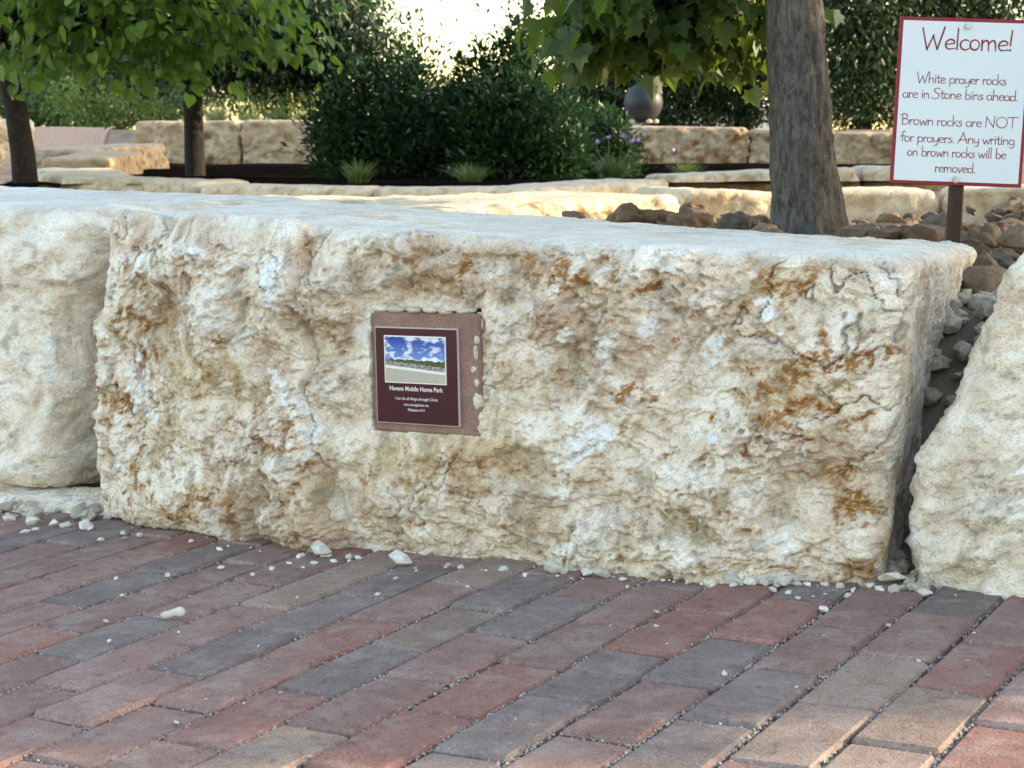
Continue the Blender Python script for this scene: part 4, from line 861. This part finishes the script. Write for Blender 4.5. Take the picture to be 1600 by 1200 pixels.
# ================================================================== BROWN RIVER ROCKS
M_ROCK = mat_stone('river_rock', (.075, .044, .026), (.185, .118, .070), 2.2, .65)
rmesh = [blob_mesh('river_rock', (1, (.72, .9, .8)[k % 3], (.56, .68, .75)[k // 3 % 3]), 100 + k, 4, .42, 1.25, flat=(0, 4, 7, 5)[k % 4]) for k in range(12)]
M_ROCK2 = mat_stone('tan_rock', (.13, .085, .052), (.27, .185, .115), 2.2, .7); M_ROCK3 = mat_stone('grey_rock', (.075, .056, .042), (.155, .120, .090), 2.2, .7)
for k, me in enumerate(rmesh): me.materials.append((M_ROCK, M_ROCK, M_ROCK2, M_ROCK, M_ROCK3)[k % 5])
rocks = []
def put_rock(x, y, r, zc, label, rg, sq=1.):
    k = rg.randint(12)
    if label is None:
        px, py = proj(np.array([x, y, zc])); where = ('left of the thick trunk' if px < 1215 else 'between trunk and sign post' if px < 1490 else 'right of the sign post' if px < 1605 else 'past the right picture edge')
        if py > 405: where = 'near the front gap'
        label = ('small ' if r < .035 else 'middling ' if r < .05 else 'large ') + ('brown', 'brown', 'tan', 'brown', 'grey')[k % 5] + ' river rock ' + where + (', far back' if y > 5 else ', midway back' if y > 4.2 else ', near the front')
    o = link('river_rock', rmesh[k], label=label, cat='rock', group='brown river rocks in the bed behind the wall')
    o.location = (x, y, zc); o.scale = (r, r, r * sq); o.rotation_euler = (rg.uniform(-.35, .35), rg.uniform(-.35, .35), rg.uniform(0, 6.28)); rocks.append((x, y, r)); return o
rg = np.random.RandomState(3)
def bed_z(x, y): return .350 + .035 * sstep(2.9, 3.5, y) - .015 * sstep(4, 5.6, y) + .045 * sstep(.75, .5, x) + .075 * sstep(1.15, 1.75, x) * sstep(3.8, 5.4, y)
for (px, py, Y, rpx, lab) in [(905, 353, 3.72, 24, 'single brown river rock before the sunlit block'), (1020, 356, 3.95, 28, 'lighter brown river rock left of the heap by the trunk'), (1078, 357, 3.8, 44, 'long dark brown river rock left of the thick trunk'), (1112, 348, 4.2, 18, 'small round brown rock behind the long dark one'),
                              (1052, 350, 4.3, 22, 'round brown river rock half hidden behind the long dark one'), (985, 362, 3.75, 16, 'small brown rock at the left end of the heap by the trunk'), (1200, 352, 4.15, 22, 'brown rock tucked behind the left side of the thick trunk'), (1410, 366, 3.85, 26, 'round brown rock midway between thick trunk and sign post'), (1152, 350, 4.05, 26, 'blocky brown river rock close left of the thick trunk'), (1178, 368, 3.75, 22, 'low brown rock touching the foot of the thick trunk'), (1345, 366, 3.75, 34, 'dark brown river rock right of the thick trunk'), (1378, 368, 3.7, 24, 'pale split rock right of the thick trunk'),
                              (1450, 372, 3.7, 44, 'large tan river rock left of the sign post'), (1545, 440, 3.02, 46, 'large grey brown rock in the gap between the front blocks'), (1540, 372, 3.9, 30, 'rounded brown rock right of the sign post'), (1590, 368, 3.7, 34, 'long brown rock at the right edge of the picture')]:
    p = at(px, py, Y); put_rock(p[0], p[1], rpx * Y / F_PX * 1.15, p[2] - .004, lab, rg)
tries = 0
while len(rocks) < 290 and tries < 30000:
    tries += 1; x = rg.uniform(.15, 2.3); y = rg.uniform(2.75, 5.75); r = rg.choice([.028, .036, .045, .056, .068], p=[.34, .30, .20, .11, .05])
    if behind(x, y) < .80 and not (x > .82 and behind(x, y) > .3): continue
    if y > 4.15 + (x + .12) * 1.52 - .1: continue                        # the sunlit block's face
    if math.hypot(x - .68, y - 3.95) < .09 + r * .8 or x > .30 * y + .55: continue
    if any((x - a) ** 2 + (y - b) ** 2 < (.80 * (r + c)) ** 2 for a, b, c in rocks): continue
    put_rock(x, y, r, bed_z(x, y) + r * .35 + rg.rand() * .02, None, rg, rg.uniform(.9, 1.1))

# ================================================================== CHIPS, RUBBLE AND GRIT
def hull_mesh(name, r3, seed, n=16):
    rg_ = np.random.RandomState(seed); bm = bmesh.new()
    for q in rg_.normal(size=(n, 3)): q = q / np.linalg.norm(q) * rg_.uniform(.75, 1.1); bm.verts.new(tuple(q * np.asarray(r3)))
    r = bmesh.ops.convex_hull(bm, input=bm.verts); bmesh.ops.delete(bm, geom=[v for v in bm.verts if not v.link_faces], context='VERTS')
    bmesh.ops.bevel(bm, geom=list(bm.edges), offset=.05, segments=1, affect='EDGES', clamp_overlap=True); me = bpy.data.meshes.new(name); bm.to_mesh(me); bm.free(); return me
chipm = [hull_mesh('limestone_chip', (1, .72, .5), 200 + k) for k in range(7)]
for me in chipm: me.materials.append(M_CHIP)
rubm = [hull_mesh('rubble_stone', (1, .8, .7), 220 + k) for k in range(6)]
for me in rubm: me.materials.append(M_RUB)
def foot_y(px): return np.interp(px, [0, 150, 350, 500, 650, 900, 1200, 1365, 1450, 1600], [812, 828, 850, 866, 884, 896, 912, 918, 928, 956])
def chip(px, py, rpx, label, grp, meshes=chipm, name='limestone_chip', lift=.3, fwd=0., rg=np.random.RandomState(8)):
    if name == 'limestone_chip' and px < 1390: py = max(py, foot_y(px) + rpx * .15)
    p = gnd(px, py); r = 1.55 * rpx * np.linalg.norm(p - CAM) / F_PX; o = link(name, meshes[rg.randint(len(meshes))], label=label, cat='chip' if name == 'limestone_chip' else 'stone', group=grp)
    o.location = (p[0], p[1] + fwd, p[2] + r * lift); o.scale = (r, r, r); o.rotation_euler = (rg.uniform(-.3, .3), rg.uniform(-.3, .3), rg.uniform(0, 6.28)); return o
# bone shaped white pebble on the bricks
p = gnd(272, 966); sz = np.linalg.norm(p - CAM) / F_PX
m = MB().tube([np.array(q) * sz for q in ((-19, 0, 5), (-17, 0, 6), (-12, 0, 6.5), (-5, 1, 7), (3, 2, 8.5), (10, 1, 8.5), (15, 0, 8), (18, 0, 8))], np.array([2.5, 5, 6.3, 5.6, 6.2, 8.2, 6.6, 2.5]) * sz, 14, wob=.03)
o = link('white_pebble', m.mesh('white_pebble', smooth=True), mat=M_CHIP, label='kidney shaped white pebble lying alone on the bricks', cat='pebble', loc=p); o.rotation_euler = (0, -.12, .05)
for (px, py, r, lab) in [(503, 850, 17, 'rounded white stone leaning on the plaque block left of the plaque'), (627, 851, 16, 'flat white stone under the plaque'), (865, 881, 15, 'cracked white chip at the foot of the block right of the plaque'), (132, 806, 11, 'white stone standing by the joint with the left block'),
                         (1392, 915, 16, 'rusty chip in the mouth of the gap'), (1224, 912, 12, 'white chip on the edge of a dark brick at the foot of the block'), (1131, 1056, 6, 'small white chip in a brick joint low in the picture')]:
    chip(px, py, r, lab, None, lift=.45)
rgc = np.random.RandomState(21)
for (px, py, r) in [(15, 806, 9), (50, 804, 10), (85, 812, 9), (105, 808, 8), (140, 822, 7), (40, 833, 6), (55, 829, 5), (262, 900, 5), (190, 932, 4), (182, 905, 4), (345, 888, 4), (395, 900, 5), (425, 891, 6), (452, 882, 4), (165, 972, 4), (880, 877, 8), (916, 882, 9), (940, 884, 12), (1060, 893, 8), (1145, 897, 12), (1172, 898, 9),
                    (1195, 902, 8), (1245, 912, 6), (1262, 915, 5), (1290, 913, 6), (1312, 918, 7), (1335, 925, 6), (1360, 918, 10), (1375, 924, 8), (1430, 925, 9), (1445, 930, 8), (1287, 955, 7), (1325, 933, 6), (1247, 936, 5), (1388, 979, 4), (1025, 958, 4), (465, 935, 3), (170, 1003, 4), (276, 1130, 4), (730, 918, 3), *[(x_, foot_y(x_) + abs(rgc.normal()) * 9, rgc.choice([2.5, 3.5, 5, 7], p=[.4, .3, .2, .1])) for x_ in rgc.uniform(130, 1400, 46)], *[(rgc.uniform(0, 1600), rgc.uniform(960, 1190), rgc.choice([1.6, 2.2, 3])) for _ in range(14)], (590, 930, 4), (980, 918, 3), (1025, 979, 3), (806, 1125, 3), (545, 862, 6), (560, 865, 5), (700, 875, 7), (720, 878, 5)]:
    bz = behind(*gnd(px, py)[:2]); side = 'left of the plaque' if px < 580 else 'below the plaque' if px < 760 else 'right of the plaque' if px < 1180 else 'near the right gap'
    chip(px, py, r, ('tiny' if r < 5 else 'small' if r < 8 else 'bigger') + ' white limestone chip ' + ('at the foot of the wall ' if bz > -.1 else 'out on the bricks ') + side, 'limestone chips scattered on the plaza', rg=rgc)
for i in range(86):                                                       # rubble under the left block and in both joints
    if i < 56: px, py, r = rgc.uniform(-40, 150), rgc.uniform(778, 812), rgc.uniform(3, 12)
    else: px, py, r = rgc.uniform(1395, 1452), rgc.uniform(868, 928), rgc.uniform(4, 12)
    chip(px, py, r, 'grey rubble stone packed under the left block' if i < 56 else 'grey rubble stone packed in the gap beside the right block', 'rubble packed between the front blocks', rubm, 'rubble_stone', .4, rg=rgc)
for i in range(170):
    k = rgc.rand(); x = .60 + .27 * k + rgc.uniform(-.07, .09); y = 2.46 + .66 * k; r = rgc.uniform(.010, .026); z0 = gz_(x, y)
    o = link('rubble_stone', rubm[rgc.randint(5)], label='grey rubble stone wedged deep in the gap beside the right block', cat='stone', group='rubble packed between the front blocks'); o.location = (x, y, z0 + r * .35); o.scale = (r, r, r); o.rotation_euler = rgc.uniform(-1, 1, 3)
# pale grit in the brick joints and along the foot of the wall (part of the plaza)
rg = np.random.RandomState(9); tet = np.array([(1, 0, -.4), (-.6, .8, -.4), (-.5, -.9, -.4), (0, 0, .7)]); TF = np.array([(0, 2, 1), (0, 1, 3), (1, 2, 3), (2, 0, 3)]); V = []; 
n = 6000; pts = []
dens = noise(np.stack([np.arange(n) * .013, np.arange(n) * 0, np.arange(n) * 0], 1), 2)
while len(pts) < n:
    px, py = rg.uniform(-60, 1660), rg.uniform(800, 1215) ; q = to_plaza(gnd(px, py)); u = q[:2] @ LU; v = q[:2] @ LV; r = math.floor((u - U0) / .1)
    w_ = gnd(px, py); s = behind(w_[0], w_[1])
    if s > .05: continue
    t = rg.rand()
    if s > -.13 and t < .45 and rg.rand() < math.exp(-abs(s + .03) * 40): pts.append((q[0], q[1], .001, rg.uniform(.001, .0032))); continue
    if t < .80: u = U0 + (r + rg.randint(2)) * .1 + rg.normal() * .0018
    else: v0 = .163 if r % 2 == 0 else .06; v = v0 + round((v - v0) / .2) * .2 + rg.normal() * .0016
    p = LU * u + LV * v
    if noise(np.array([[p[0] * 9, p[1] * 9, 3.]]), 4)[0] < -.05 and rg.rand() < .75: continue
    pts.append((p[0], p[1], -.0085 + rg.rand() * .006, rg.uniform(.0010, .0030)))
pts = np.array(pts); ang = rg.rand(n) * 6.283; sc3 = pts[:, 3:4] * (.7 + .6 * rg.rand(n, 1)); V = np.zeros((n, 4, 3))
V[..., 0] = tet[:, 0] * np.cos(ang)[:, None] - tet[:, 1] * np.sin(ang)[:, None]; V[..., 1] = tet[:, 0] * np.sin(ang)[:, None] + tet[:, 1] * np.cos(ang)[:, None]; V[..., 2] = tet[:, 2]
V = V * sc3[:, :, None] + pts[:, None, :3]; F = TF[None] + (np.arange(n) * 4)[:, None, None]
link('joint_grit', mesh_np('joint_grit', V.reshape(-1, 3), F.reshape(-1, 3)), plaza, mat_simple('pale_grit', (.26, .22, .17), var=(.56, .51, .44), scale=160, rough=1), kind='stuff')
